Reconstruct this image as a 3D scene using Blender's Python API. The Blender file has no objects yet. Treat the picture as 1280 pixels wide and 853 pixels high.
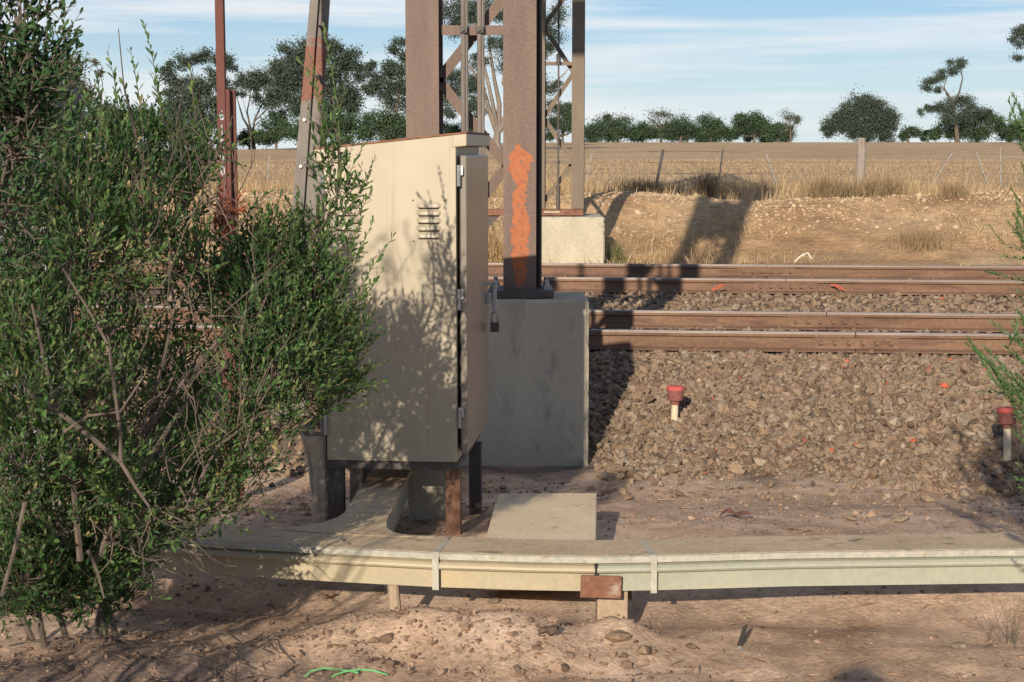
import bpy, bmesh, math, random
import numpy as np
from mathutils import Vector, Matrix
random.seed(7); RNG = np.random.default_rng(11)
R = math.radians
SC = bpy.context.scene
COL = SC.collection

# ------------------------------------------------------------------ camera
F, HY, EYE = 2050.0, 185.0, 1.7
PIT = math.atan((426.5 - HY) / F)
cam = bpy.data.objects.new('camera', bpy.data.cameras.new('camera')); COL.objects.link(cam)
cam.data.sensor_width = 36; cam.data.lens = 36 * F / 1280
cam.data.clip_start = 0.05; cam.data.clip_end = 6000
cam.location = (0, 0, EYE); cam.rotation_euler = (math.pi / 2 - PIT, 0, 0)
SC.camera = cam

# ------------------------------------------------------------------ light
SUN_AZ, SUN_EL = R(13.5), R(19.5)          # the sun stands behind and a little left of the camera
SUND = Vector((math.sin(SUN_AZ) * math.cos(SUN_EL), math.cos(SUN_AZ) * math.cos(SUN_EL), -math.sin(SUN_EL)))
sl = bpy.data.lights.new('sun', 'SUN'); sl.energy = 5.0; sl.angle = R(0.5); sl.color = (1.0, 0.87, 0.70)
so = bpy.data.objects.new('sun', sl); COL.objects.link(so); so.rotation_euler = SUND.to_track_quat('-Z', 'Y').to_euler()
so.location = (-6, -20, 12)
W = bpy.data.worlds.new('World'); SC.world = W; W.use_nodes = True
nt = W.node_tree; N = nt.nodes; L = nt.links
bg = N['Background']
sky = N.new('ShaderNodeTexSky'); sky.sky_type = 'NISHITA'; sky.sun_disc = False
sky.sun_elevation = SUN_EL; sky.sun_rotation = math.pi + SUN_AZ
sky.air_density = 1.0; sky.dust_density = 0.0; sky.ozone_density = 4.0
tc = N.new('ShaderNodeTexCoord'); mp = N.new('ShaderNodeMapping'); mp.inputs['Scale'].default_value = (1.6, 1.6, 34)
mp.inputs['Rotation'].default_value = (0, R(1.2), 0)
ns = N.new('ShaderNodeTexNoise'); ns.inputs['Scale'].default_value = 2.1; ns.inputs['Detail'].default_value = 6; ns.inputs['Roughness'].default_value = 0.55
rp = N.new('ShaderNodeValToRGB'); rp.color_ramp.elements[0].position = 0.43; rp.color_ramp.elements[1].position = 0.66
rp.color_ramp.elements[0].color = (0, 0, 0, 1); rp.color_ramp.elements[1].color = (.75, .75, .75, 1)
mx = N.new('ShaderNodeMixRGB'); mx.inputs[2].default_value = (11.5, 11.6, 11.7, 1)
L.new(tc.outputs['Generated'], mp.inputs[0]); L.new(mp.outputs[0], ns.inputs['Vector']); L.new(ns.outputs['Fac'], rp.inputs[0])
# thin high haze, thickest towards the horizon all the way round, under the streaks of cirrus
sz = N.new('ShaderNodeSeparateXYZ'); L.new(tc.outputs['Generated'], sz.inputs[0])
hz = N.new('ShaderNodeMapRange'); hz.inputs[1].default_value = 0.0; hz.inputs[2].default_value = 0.13; hz.inputs[3].default_value = 0.80; hz.inputs[4].default_value = 0.0
L.new(sz.outputs[2], hz.inputs[0])
hm = N.new('ShaderNodeMixRGB'); hm.inputs[2].default_value = (9.6, 10.6, 11.3, 1)
tn = N.new('ShaderNodeMixRGB'); tn.blend_type = 'MULTIPLY'; tn.inputs[0].default_value = 1; tn.inputs[2].default_value = (.68, .92, 1.16, 1); L.new(sky.outputs[0], tn.inputs[1])
L.new(hz.outputs[0], hm.inputs[0]); L.new(tn.outputs[0], hm.inputs[1])
L.new(rp.outputs[0], mx.inputs[0]); L.new(hm.outputs[0], mx.inputs[1]); L.new(mx.outputs[0], bg.inputs[0])
bg.inputs[1].default_value = 0.068
SC.view_settings.view_transform = 'Standard'; SC.view_settings.look = 'None'
SC.view_settings.exposure = 0.22; SC.view_settings.gamma = 1.0

# ------------------------------------------------------------------ measuring
def ray(px, py):
    x = (px - 640) / F; v = (426.5 - py) / F
    return Vector((x, math.cos(PIT) + v * math.sin(PIT), -math.sin(PIT) + v * math.cos(PIT)))
def at(px, py, Y):
    d = ray(px, py); t = Y / d.y
    return Vector((d.x * t, Y, EYE + d.z * t))
def atg(px, py, n=12):
    g = atz(px, py, 0)
    for i in range(n):
        z = gzf(g.x, g.y); g = atz(px, py, z * .7 + (g.z) * .3)
    g.z = gzf(g.x, g.y); return g
def atz(px, py, z):
    d = ray(px, py); t = (z - EYE) / d.z
    return Vector((d.x * t, d.y * t, z))
YAW = R(5.5)
EX = Vector((math.cos(YAW), -math.sin(YAW), 0)); EY = Vector((math.sin(YAW), math.cos(YAW), 0))
def uv(u, v, z=0): return EX * u + EY * v + Vector((0, 0, z))

# ------------------------------------------------------------------ noise for geometry
def vnoise(x, y, seed=0):
    xi = np.floor(x).astype(np.int64); yi = np.floor(y).astype(np.int64)
    fx = x - xi; fy = y - yi; fx = fx * fx * (3 - 2 * fx); fy = fy * fy * (3 - 2 * fy)
    def hsh(a, b):
        n = (a * 374761393 + b * 668265263 + seed * 974711) & 0xffffffff
        n = ((n ^ (n >> 13)) * 1274126177) & 0xffffffff
        return ((n ^ (n >> 16)) & 0xffff) / 65535.0
    return (hsh(xi, yi) * (1 - fx) + hsh(xi + 1, yi) * fx) * (1 - fy) + (hsh(xi, yi + 1) * (1 - fx) + hsh(xi + 1, yi + 1) * fx) * fy
def fbm(x, y, oct=4, seed=0):
    s = 0; a = 0.5
    for i in range(oct):
        s = s + a * (vnoise(x, y, seed + i) - 0.5); x = x * 2.03 + 5.1; y = y * 2.03 + 1.7; a *= 0.5
    return s
def sst(a, b, x):
    t = np.clip((x - a) / (b - a), 0, 1); return t * t * (3 - 2 * t)
def lin(a, b, x): return np.clip((x - a) / (b - a), 0, 1)

def ground_uv(u, v):
    u = np.asarray(u, float); v = np.asarray(v, float)
    x = u * EX.x + v * EY.x; y = u * EX.y + v * EY.y
    z = -0.10 + 0.10 * sst(6.4, 7.0, v) - .03 * np.exp(-((v - 6.28) / .16) ** 2)
    # mound of loose earth in front of the trough, and a smaller one at the left
    for (mx_, my_, rx, ry, hh) in ((-0.40, 5.80, .36, .16, .12), (0.02, 5.68, .32, .20, .10), (0.40, 5.84, .14, .12, .09),
                                   (-.1, -.4, 1.6, 1.6, .20), (-1.35, 5.4, .55, .35, .07), (-1.75, 5.0, .6, .5, .06), (-.75, 5.55, .3, .3, .03), (1.5, 5.0, .6, .3, -.015)):  # includes an unseen rise behind the camera, added to lift the head's shadow
        z = z + hh * np.exp(-((x - mx_) / rx) ** 2 - ((y - my_) / ry) ** 2)
    near = 1 - sst(8.6, 9.4, v)
    rough = near * (0.055 * fbm(x * 2.2, y * 2.2, 3, 3) + 0.060 * fbm(x * 9, y * 9, 4, 9) * (0.35 + 1.0 * sst(6.2, 5.4, v)))
    z = z + rough
    z = z - 0.20 * sst(6.9, 9.2, v) + 0.39 * np.clip((v - (9.85 - .65 * sst(.3, 1.3, u))) / (11.75 - (9.85 - .65 * sst(.3, 1.3, u))), 0, 1) + 0.07 * lin(11.7, 17.9, v) - 0.04 * sst(18.6, 19.4, v)
    bk = lin(21.3, 24.0, v)
    z = z + 0.73 * (bk * .55 + .45 * sst(0, 1, bk))
    onb = sst(19.6, 21, v) * (1 - sst(26, 28, v))
    z = z + onb * (0.28 * fbm(x * .55, y * .8, 4, 21) + 0.05 * fbm(x * 4, y * 4, 3, 5))
    th = x / np.maximum(y, 1)
    ye = 100 + 85 * lin(-0.16, 0.03, th)
    fld = np.minimum(v, ye) - 25.0
    z = z + np.where(v > 25, fld * 0.0086, 0)
    z = z - np.where(v > ye, np.minimum((v - ye) * 0.02, 3.0), 0)
    z = z + np.where(v > 27, 0.05 * fbm(x * .4, y * .25, 3, 31), 0)
    return z
def gz(x, y):
    u = x * EX.x + y * EX.y; v = x * EY.x + y * EY.y
    return ground_uv(u, v)
def gzf(x, y): return float(gz(np.array([x]), np.array([y]))[0])

# ------------------------------------------------------------------ scene helpers
def tag(o, label=None, cat=None, group=None, kind=None):
    if label: o['label'] = label
    if cat: o['category'] = cat
    if group: o['group'] = group
    if kind: o['kind'] = kind
    return o
def thing(name, label, cat, loc=(0, 0, 0), rz=0, group=None):
    o = bpy.data.objects.new(name, None); COL.objects.link(o); o.empty_display_size = .1
    o.location = loc; o.rotation_euler = (0, 0, rz)
    return tag(o, label, cat, group)
def link(name, me, mat, parent=None, loc=None, rot=None, bevel=0):
    o = bpy.data.objects.new(name, me); COL.objects.link(o)
    if mat is not None and not me.materials: me.materials.append(mat)
    if parent: o.parent = parent
    if loc is not None: o.location = loc
    if rot is not None: o.rotation_euler = rot
    if bevel:
        m = o.modifiers.new('bevel', 'BEVEL'); m.width = bevel; m.segments = 2; m.limit_method = 'ANGLE'; m.angle_limit = R(40)
    return o
class MB:
    def __init__(s): s.v = []; s.f = []
    def add(s, vs, fs):
        b = len(s.v); s.v += [tuple(p) for p in vs]; s.f += [tuple(i + b for i in f) for f in fs]; return s
    def box(s, c, d, rot=None):
        x, y, z = d[0] / 2, d[1] / 2, d[2] / 2
        ps = [Vector(p) for p in ((-x, -y, -z), (x, -y, -z), (x, y, -z), (-x, y, -z), (-x, -y, z), (x, -y, z), (x, y, z), (-x, y, z))]
        if rot is not None: ps = [rot @ p for p in ps]
        c = Vector(c)
        return s.add([p + c for p in ps], [(0, 3, 2, 1), (4, 5, 6, 7), (0, 1, 5, 4), (1, 2, 6, 5), (2, 3, 7, 6), (3, 0, 4, 7)])
    def hexa(s, ps): return s.add(ps, [(0, 3, 2, 1), (4, 5, 6, 7), (0, 1, 5, 4), (1, 2, 6, 5), (2, 3, 7, 6), (3, 0, 4, 7)])
    def bar(s, a, b, w, d, side=(0, 1, 0)):
        a = Vector(a); b = Vector(b); t = (b - a).normalized(); sd = Vector(side); n = t.cross(sd).normalized(); sd = n.cross(t).normalized()
        n *= w / 2; sd *= d / 2
        return s.hexa([a - n - sd, a + n - sd, a + n + sd, a - n + sd, b - n - sd, b + n - sd, b + n + sd, b - n + sd])
    def tube(s, pts, rad, n=6, cap=True):
        pts = [Vector(p) for p in pts]; m = len(pts)
        if not hasattr(rad, '__len__'): rad = [rad] * m
        vs = []; fs = []; up = None
        for i in range(m):
            t = (pts[min(i + 1, m - 1)] - pts[max(i - 1, 0)])
            if t.length < 1e-9: t = Vector((0, 0, 1))
            t.normalize()
            if up is None: up = t.orthogonal().normalized()
            up = (up - t * up.dot(t))
            if up.length < 1e-6: up = t.orthogonal()
            up.normalize(); sd = t.cross(up)
            for k in range(n):
                a = 2 * math.pi * k / n
                vs.append(pts[i] + (up * math.cos(a) + sd * math.sin(a)) * rad[i])
        for i in range(m - 1):
            for k in range(n):
                fs.append((i * n + k, i * n + (k + 1) % n, (i + 1) * n + (k + 1) % n, (i + 1) * n + k))
        if cap: fs.append(tuple(range(n - 1, -1, -1))); fs.append(tuple((m - 1) * n + k for k in range(n)))
        return s.add(vs, fs)
    def prism(s, outline, ext, close=True):
        """outline: list of 3D points, ext: vector"""
        n = len(outline); ext = Vector(ext); o = [Vector(p) for p in outline]
        fs = [(i, (i + 1) % n, n + (i + 1) % n, n + i) for i in range(n)]
        fs += [tuple(range(n - 1, -1, -1)), tuple(range(n, 2 * n))]
        return s.add(o + [p + ext for p in o], fs)
    def sweep(s, path, prof, closed=True):
        """prof: list of (offset sideways, z); path: list of 2-D points"""
        m = len(path); k = len(prof); vs = []; fs = []
        for i in range(m):
            p = Vector(path[i])
            d0 = (Vector(path[i]) - Vector(path[i - 1])).normalized() if i > 0 else None
            d1 = (Vector(path[i + 1]) - Vector(path[i])).normalized() if i < m - 1 else None
            d = ((d0 or d1) + (d1 or d0)); d.normalize()
            nrm = Vector((-d.y, d.x)); sc = 1 / max(.5, nrm.dot(Vector((-(d0 or d1).y, (d0 or d1).x))))
            for (o, z) in prof: vs.append((p.x + nrm.x * o * sc, p.y + nrm.y * o * sc, z))
        for i in range(m - 1):
            for j in range(k if closed else k - 1):
                fs.append((i * k + j, (i + 1) * k + j, (i + 1) * k + (j + 1) % k, i * k + (j + 1) % k))
        if closed: fs.append(tuple(range(k))); fs.append(tuple((m - 1) * k + j for j in range(k - 1, -1, -1)))
        return s.add(vs, fs)
    def mesh(s, name):
        me = bpy.data.meshes.new(name); me.from_pydata(s.v, [], s.f)
        bm = bmesh.new(); bm.from_mesh(me); bmesh.ops.recalc_face_normals(bm, faces=bm.faces); bm.to_mesh(me); bm.free()
        return me
    def build(s, name, mat, parent=None, bevel=0, smooth=False, loc=None, rot=None):
        me = s.mesh(name)
        if smooth: me.polygons.foreach_set('use_smooth', [True] * len(me.polygons))
        return link(name, me, mat, parent, loc, rot, bevel)
def copy_tree(o, parent=None):
    c = o.copy(); COL.objects.link(c)
    if parent: c.parent = parent
    for ch in list(o.children): copy_tree(ch, c)
    return c
def np_mesh(name, V, Fc, mat, parent=None, rnd=None, per=None, smooth=False):
    """V (n,3), Fc (m,k) equal sided faces; rnd: one value per face"""
    me = bpy.data.meshes.new(name); k = Fc.shape[1]
    me.vertices.add(len(V)); me.vertices.foreach_set('co', np.ascontiguousarray(V, np.float32).ravel())
    me.loops.add(Fc.size); me.loops.foreach_set('vertex_index', np.ascontiguousarray(Fc, np.int32).ravel())
    me.polygons.add(len(Fc)); me.polygons.foreach_set('loop_start', np.arange(0, Fc.size, k, dtype=np.int32))
    me.polygons.foreach_set('loop_total', np.full(len(Fc), k, np.int32))
    if smooth: me.polygons.foreach_set('use_smooth', np.ones(len(Fc), bool))
    me.update(calc_edges=True)
    if not smooth: me.shade_flat()
    if rnd is not None:
        a = me.attributes.new('rnd', 'FLOAT', 'FACE'); a.data.foreach_set('value', np.ascontiguousarray(rnd, np.float32))
    return link(name, me, mat, parent)

# ------------------------------------------------------------------ materials
def ramp(N, L, fac, cols, pos=None):
    r = N.new('ShaderNodeValToRGB'); e = r.color_ramp.elements
    n = len(cols); pos = pos or [i / (n - 1) for i in range(n)]
    e[0].position = pos[0]; e[0].color = (*cols[0], 1); e[1].position = pos[-1]; e[1].color = (*cols[-1], 1)
    for i in range(1, n - 1):
        q = e.new(pos[i]); q.color = (*cols[i], 1)
    L.new(fac, r.inputs[0]); return r.outputs[0]
def base_mat(name, rough=.7, metal=0, spec=.4):
    m = bpy.data.materials.new(name); m.use_nodes = True; t = m.node_tree
    b = t.nodes['Principled BSDF']; b.inputs['Roughness'].default_value = rough; b.inputs['Metallic'].default_value = metal
    b.inputs['Specular IOR Level'].default_value = spec
    return m, t.nodes, t.links, b
def noise(N, L, vec, scale, detail=5, rough=.6, dist=0):
    n = N.new('ShaderNodeTexNoise'); n.inputs['Scale'].default_value = scale; n.inputs['Detail'].default_value = detail
    n.inputs['Roughness'].default_value = rough; n.inputs['Distortion'].default_value = dist
    L.new(vec, n.inputs['Vector']); return n.outputs['Fac']
def mixc(N, L, fac, a, b, mode='MIX'):
    m = N.new('ShaderNodeMixRGB'); m.blend_type = mode
    for i, q in ((0, fac), (1, a), (2, b)):
        if isinstance(q, (int, float)): m.inputs[i].default_value = q
        elif isinstance(q, tuple): m.inputs[i].default_value = (*q, 1)
        else: L.new(q, m.inputs[i])
    return m.outputs[0]
def math_(N, L, op, a, b=0, c=None):
    m = N.new('ShaderNodeMath'); m.operation = op
    for i, q in ((0, a), (1, b), (2, c)):
        if q is None: continue
        if isinstance(q, (int, float)): m.inputs[i].default_value = q
        else: L.new(q, m.inputs[i])
    return m.outputs[0]
def coords(N, L, stretch=(1, 1, 1), kind='Object'):
    t = N.new('ShaderNodeTexCoord'); m = N.new('ShaderNodeMapping'); m.inputs['Scale'].default_value = stretch
    L.new(t.outputs[kind], m.inputs[0]); return m.outputs[0]
def bump(N, L, b, fac, strength=.3, dist=.01):
    q = N.new('ShaderNodeBump'); q.inputs['Strength'].default_value = strength; q.inputs['Distance'].default_value = dist
    L.new(fac, q.inputs['Height']); L.new(q.outputs[0], b.inputs['Normal'])
def surf(name, cols, scale=6, stretch=(1, 1, 1), rough=.7, metal=0, spec=.4, spots=None, spot_scale=14, spot_pos=(.58, .68), bstr=.25, bdist=.004, bscale=40, fine=.25):
    m, N, L, b = base_mat(name, rough, metal, spec)
    v = coords(N, L, stretch); v0 = coords(N, L)
    c = ramp(N, L, noise(N, L, v, scale), cols, [.3 + .4 * i / (len(cols) - 1) for i in range(len(cols))])
    f = noise(N, L, v0, bscale, 6, .7)
    c = mixc(N, L, fine, c, ramp(N, L, f, [(.35, .35, .35), (1.5, 1.5, 1.5)], [.3, .7]), 'MULTIPLY')
    if spots:
        k = ramp(N, L, noise(N, L, v, spot_scale, 6, .65, .3), [(0, 0, 0), (1, 1, 1)], list(spot_pos))
        c = mixc(N, L, k, c, spots)
    L.new(c, b.inputs['Base Color'])
    L.new(math_(N, L, 'MULTIPLY_ADD', f, .3, rough - .15), b.inputs['Roughness'])
    bump(N, L, b, f, bstr, bdist)
    return m
def attr_mat(name, cols, pos=None, rough=.6, trans=0, tcol=None, spec=.3, nscale=0):
    m, N, L, b = base_mat(name, rough, 0, spec)
    a = N.new('ShaderNodeAttribute'); a.attribute_name = 'rnd'
    c = ramp(N, L, a.outputs['Fac'], cols, pos)
    if nscale:
        f = noise(N, L, coords(N, L), nscale, 4, .7)
        c = mixc(N, L, .5, c, ramp(N, L, f, [(.45, .45, .45), (1.5, 1.5, 1.5)], [.3, .7]), 'MULTIPLY')
    L.new(c, b.inputs['Base Color'])
    if trans:
        t = N.new('ShaderNodeBsdfTranslucent'); mxs = N.new('ShaderNodeMixShader'); mxs.inputs[0].default_value = trans
        L.new(mixc(N, L, 1.0, c, tcol or (1.3, 1.5, .6), 'MULTIPLY'), t.inputs[0])
        L.new(b.outputs[0], mxs.inputs[1]); L.new(t.outputs[0], mxs.inputs[2])
        L.new(mxs.outputs[0], N['Material Output'].inputs[0])
    return m

def cabinet_mat(name, c0, c1, rough):
    m, N, L, b = base_mat(name, rough, 0, .4)
    v = coords(N, L); vs = coords(N, L, (9, 9, .55))
    c = ramp(N, L, noise(N, L, coords(N, L, (1, 1, .4)), 3.2, 6, .6), [c0, c1], [.32, .68])
    c = mixc(N, L, math_(N, L, 'MULTIPLY', ramp(N, L, noise(N, L, vs, 2.2, 6, .62), [(0, 0, 0), (1, 1, 1)], [.56, .80]), .45), c, (.25, .17, .10))   # rusty water runs
    c = mixc(N, L, math_(N, L, 'MULTIPLY', ramp(N, L, noise(N, L, v, 95, 3, .6), [(0, 0, 0), (1, 1, 1)], [.69, .76]), .5), c, (.20, .13, .08))      # chips
    c = mixc(N, L, math_(N, L, 'MULTIPLY', ramp(N, L, noise(N, L, v, 5.5, 7, .68, .4), [(0, 0, 0), (1, 1, 1)], [.55, .8]), .35), c, (.52, .46, .36))  # chalky patches
    L.new(c, b.inputs['Base Color']); f = noise(N, L, v, 1.7, 3, .5); L.new(math_(N, L, 'MULTIPLY_ADD', f, .3, rough - .12), b.inputs['Roughness'])
    bump(N, L, b, f, .5, .02)
    return m
m_cream = cabinet_mat('cream_paint', (.375, .325, .235), (.43, .375, .275), .42)
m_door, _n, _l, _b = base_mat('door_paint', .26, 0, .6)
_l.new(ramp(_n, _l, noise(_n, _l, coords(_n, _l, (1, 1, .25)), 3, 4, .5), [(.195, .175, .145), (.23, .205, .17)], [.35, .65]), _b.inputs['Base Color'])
m_dark = surf('dark_gap', [(.02, .018, .016), (.03, .026, .022)], 10, rough=.8)
m_galv = surf('galvanised', [(.30, .32, .33), (.42, .43, .43)], 18, rough=.42, metal=.7)
m_brownsteel = surf('old_brown_paint', [(.135, .092, .075), (.195, .138, .112)], 7, (1, 1, .16), .72, spots=(.13, .055, .032), spot_scale=5, spot_pos=(.60, .72), fine=.35, bscale=55, bstr=.12)
m_oliv = surf('far_steel_paint', [(.145, .11, .08), (.20, .155, .112)], 8, (1, 1, .2), .7, spots=(.12, .06, .04), spot_pos=(.66, .75))
m_darksteel = surf('dark_steel', [(.06, .05, .045), (.10, .085, .075)], 12, rough=.6, spots=(.12, .06, .04))
m_rust = surf('rusty_steel', [(.17, .075, .045), (.26, .125, .075)], 16, rough=.85, spots=(.09, .05, .038), spot_scale=10, fine=.4)
m_plate = surf('rust_plate', [(.16, .07, .042), (.25, .115, .068)], 14, rough=.85, spots=(.36, .31, .25), spot_scale=11, spot_pos=(.56, .70), fine=.4)
m_legrust = surf('leg_rust', [(.12, .065, .045), (.24, .12, .07)], 7, (1, 1, .4), rough=.85, spots=(.05, .04, .036), spot_scale=8, spot_pos=(.52, .62), fine=.4)
m_redpole = surf('red_brown_pole', [(.10, .038, .03), (.15, .055, .042)], 9, (1, 1, .25), .8, spots=(.09, .04, .034), fine=.3)
m_conc = surf('concrete', [(.38, .34, .255), (.50, .45, .35)], 3.5, (1, 1, .55), .9, spots=(.30, .25, .18), spot_scale=6, spot_pos=(.60, .75), fine=.3, bscale=45, bstr=.3, bdist=.004)
m_conc2 = surf('stained_concrete', [(.38, .335, .255), (.48, .425, .325)], 4, (1, 1, .4), .9, spots=(.22, .205, .175), spot_scale=6, spot_pos=(.55, .75), fine=.2, bscale=50, bstr=.3)
m_slab = surf('slab_concrete', [(.58, .465, .31), (.67, .55, .38)], 5, rough=.9, spots=(.40, .33, .24), fine=.25, bscale=70, bstr=.25)
m_lid = surf('lid_weathered', [(.42, .325, .215), (.53, .42, .29)], 7, (.6, 1, 1), .95, spec=.1, spots=(.23, .18, .13), spot_scale=16, fine=.4, bscale=80, bstr=.25)
m_lip = surf('lid_edge', [(.34, .325, .27), (.46, .435, .36)], 14, rough=.75, spots=(.30, .27, .2), spot_scale=20, fine=.35)
m_troughy = surf('trough_yellow', [(.35, .295, .195), (.42, .36, .245)], 5, (.3, 1, 1), .5, spots=(.46, .35, .19), spot_scale=9, fine=.15)
m_troughg = surf('trough_green', [(.315, .32, .25), (.375, .375, .295)], 5, (.25, 1, 1), .38, spots=(.47, .41, .26), spot_scale=4, fine=.15)
m_wood = surf('grey_timber', [(.36, .28, .205), (.50, .41, .31)], 7, (5, 5, .5), .9, spots=(.13, .09, .065), spot_scale=6, spot_pos=(.56, .7), fine=.4, bscale=30, bstr=.5)
m_wooddark = surf('hollow_wood', [(.11, .05, .04), (.17, .08, .06)], 14, rough=.95)
m_stake = surf('stake_timber', [(.32, .235, .16), (.42, .32, .22)], 6, (4, 4, .6), .9, fine=.3)
m_railrust = surf('rail_rust', [(.14, .080, .052), (.225, .135, .088)], 3, (.5, 1, 3), .9, spots=(.10, .055, .04), spot_scale=5, spot_pos=(.52, .70), fine=.45, bscale=45)
m_railtop = surf('rail_head', [(.165, .135, .118), (.25, .215, .195)], 4, (.3, 2, 1), .5, metal=.2, fine=.15)
m_sleeper = surf('sleeper_timber', [(.13, .095, .07), (.2, .15, .115)], 5, (1, 6, 6), .95, fine=.4)
m_post = surf('fence_timber', [(.20, .17, .145), (.33, .29, .25)], 6, (5, 5, .5), .9, spots=(.16, .13, .11), spot_scale=7, fine=.4)
m_wire = surf('fence_wire', [(.13, .085, .065), (.18, .12, .1)], 20, rough=.7)
m_dropper = surf('steel_dropper', [(.05, .045, .045), (.08, .07, .07)], 20, rough=.7)
m_paledropper = surf('pale_dropper', [(.22, .205, .195), (.29, .275, .26)], 20, rough=.7)
m_greypole = surf('grey_pole', [(.15, .13, .115), (.22, .195, .175)], 6, (3, 3, .3), .75, spots=(.10, .07, .055), spot_scale=5, spot_pos=(.58, .7), fine=.3)
def rust_band():
    m = m_greypole.copy(); m.name = 'grey_pole_rust_band'; t = m.node_tree; N = t.nodes; L = t.links; b = N['Principled BSDF']
    old = b.inputs['Base Color'].links[0].from_socket; v = coords(N, L); sp = N.new('ShaderNodeSeparateXYZ'); L.new(v, sp.inputs[0])
    z = math_(N, L, 'ADD', sp.outputs[2], math_(N, L, 'MULTIPLY_ADD', noise(N, L, v, 14, 5, .7), .5, -.25))
    k = ramp(N, L, math_(N, L, 'ABSOLUTE', math_(N, L, 'SUBTRACT', z, 2.15)), [(1, 1, 1), (0, 0, 0)], [.17, .19])
    L.new(mixc(N, L, math_(N, L, 'MULTIPLY', k, .85), old, ramp(N, L, noise(N, L, v, 30, 5, .7), [(.12, .05, .035), (.26, .10, .06)], [.35, .65])), b.inputs['Base Color'])
    return m
m_polerust = rust_band()
m_shadehut = surf('shaded_hut_paint', [(.19, .205, .235), (.23, .245, .27)], 4, rough=.6)  # pale paint darkened and blued, so the shade sits in its colour
m_redcap = surf('red_cap', [(.42, .06, .055), (.52, .11, .095)], 30, rough=.8, spots=(.26, .10, .075), spot_scale=40, fine=.4)
m_capbase = surf('brown_cap', [(.17, .055, .05), (.25, .10, .085)], 30, rough=.8, spots=(.13, .07, .055), spot_scale=30, fine=.4)
m_pipe = surf('cream_pipe', [(.55, .47, .33), (.63, .55, .40)], 14, rough=.6)
m_bark = surf('grey_bark', [(.085, .068, .056), (.16, .125, .10)], 16, (1, 1, .4), .9, fine=.4)
m_gumbark = surf('gum_bark', [(.15, .125, .105), (.25, .21, .175)], 1.4, (1, 1, .3), .85, spots=(.20, .15, .12), spot_scale=2.2, fine=.2, bscale=6)
m_darkbark = surf('dark_bark', [(.10, .08, .065), (.16, .13, .105)], 3, (1, 1, .3), .9)
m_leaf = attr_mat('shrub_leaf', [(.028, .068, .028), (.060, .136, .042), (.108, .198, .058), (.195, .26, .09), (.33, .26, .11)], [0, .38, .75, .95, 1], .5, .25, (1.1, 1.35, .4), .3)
m_leafd = attr_mat('dark_shrub_leaf', [(.026, .065, .028), (.045, .102, .038), (.07, .14, .05)], None, .5, .2, (1.1, 1.3, .5), .3)
m_needle = attr_mat('narrow_leaf', [(.04, .10, .035), (.07, .155, .05), (.11, .20, .065)], None, .5, .2, (1.1, 1.3, .5), .35)
m_deadleaf = attr_mat('dead_leaf', [(.34, .085, .04), (.48, .15, .07)], None, .7, .15, (1.2, 1, .8))
m_gum = attr_mat('gum_leaf', [(.050, .072, .056), (.070, .098, .072), (.095, .125, .090)], None, .6, .15, (1.1, 1.2, .7))  # lightened and greyed to put distance haze into the leaf colour
m_scrub = attr_mat('scrub_leaf', [(.036, .064, .034), (.052, .090, .044), (.074, .116, .056)], None, .6, .1, (1.1, 1.2, .6))
m_greytree = attr_mat('grey_tree_leaf', [(.075, .085, .055), (.11, .12, .08), (.15, .15, .10)], None, .7, .1, (1.1, 1.1, .8))
m_grass = attr_mat('dry_grass', [(.34, .23, .125), (.47, .345, .19), (.58, .45, .27)], None, .8, .25, (1.1, 1, .8), .15)
m_stub = attr_mat('stubble_straw', [(.33, .23, .13), (.43, .31, .185), (.52, .39, .25)], None, .85, .2, (1.1, 1, .8), .15)
m_bgrass = attr_mat('brown_grass', [(.24, .165, .10), (.34, .245, .14), (.21, .17, .10)], None, .85, .2, (1, 1, .8), .15)
m_greengrass = attr_mat('green_grass', [(.13, .14, .06), (.25, .22, .11)], None, .8, .2, (1, 1, .6), .2)
m_ballast = attr_mat('ballast_stone', [(.13, .092, .066), (.205, .142, .096), (.27, .192, .128), (.21, .168, .128), (.265, .202, .145), (.36, .295, .22), (.52, .12, .065), (.52, .12, .065)], [0, .25, .55, .75, .9, .965, .985, 1], .95, 0, None, .15, 60)
m_gravel = attr_mat('pale_gravel', [(.36, .26, .16), (.46, .34, .215), (.54, .43, .295)], None, .9, 0, None, .2, 30)
m_clod = attr_mat('earth_clod', [(.14, .095, .07), (.25, .17, .12), (.36, .255, .185), (.17, .13, .105)], [0, .4, .9, 1], .95, 0, None, .15, 50)
m_litter = attr_mat('litter', [(.09, .055, .04), (.2, .125, .085), (.32, .22, .15)], None, .9, 0, None, .2)
m_hose = surf('green_cord', [(.12, .38, .14), (.16, .45, .18)], 20, rough=.5)
m_orange = surf('orange_strip', [(.45, .09, .055), (.55, .13, .075)], 20, rough=.8)
m_twigwhite = surf('bleached_wood', [(.68, .62, .53), (.75, .7, .62)], 20, rough=.9)
m_white = surf('white_number_paint', [(.36, .41, .46), (.46, .50, .55)], 60, rough=.8)
m_skin = surf('skin', [(.45, .27, .2), (.5, .31, .23)], 20, rough=.6)
m_cloth = surf('blue_cloth', [(.05, .07, .12), (.07, .09, .15)], 30, rough=.9)

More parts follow.
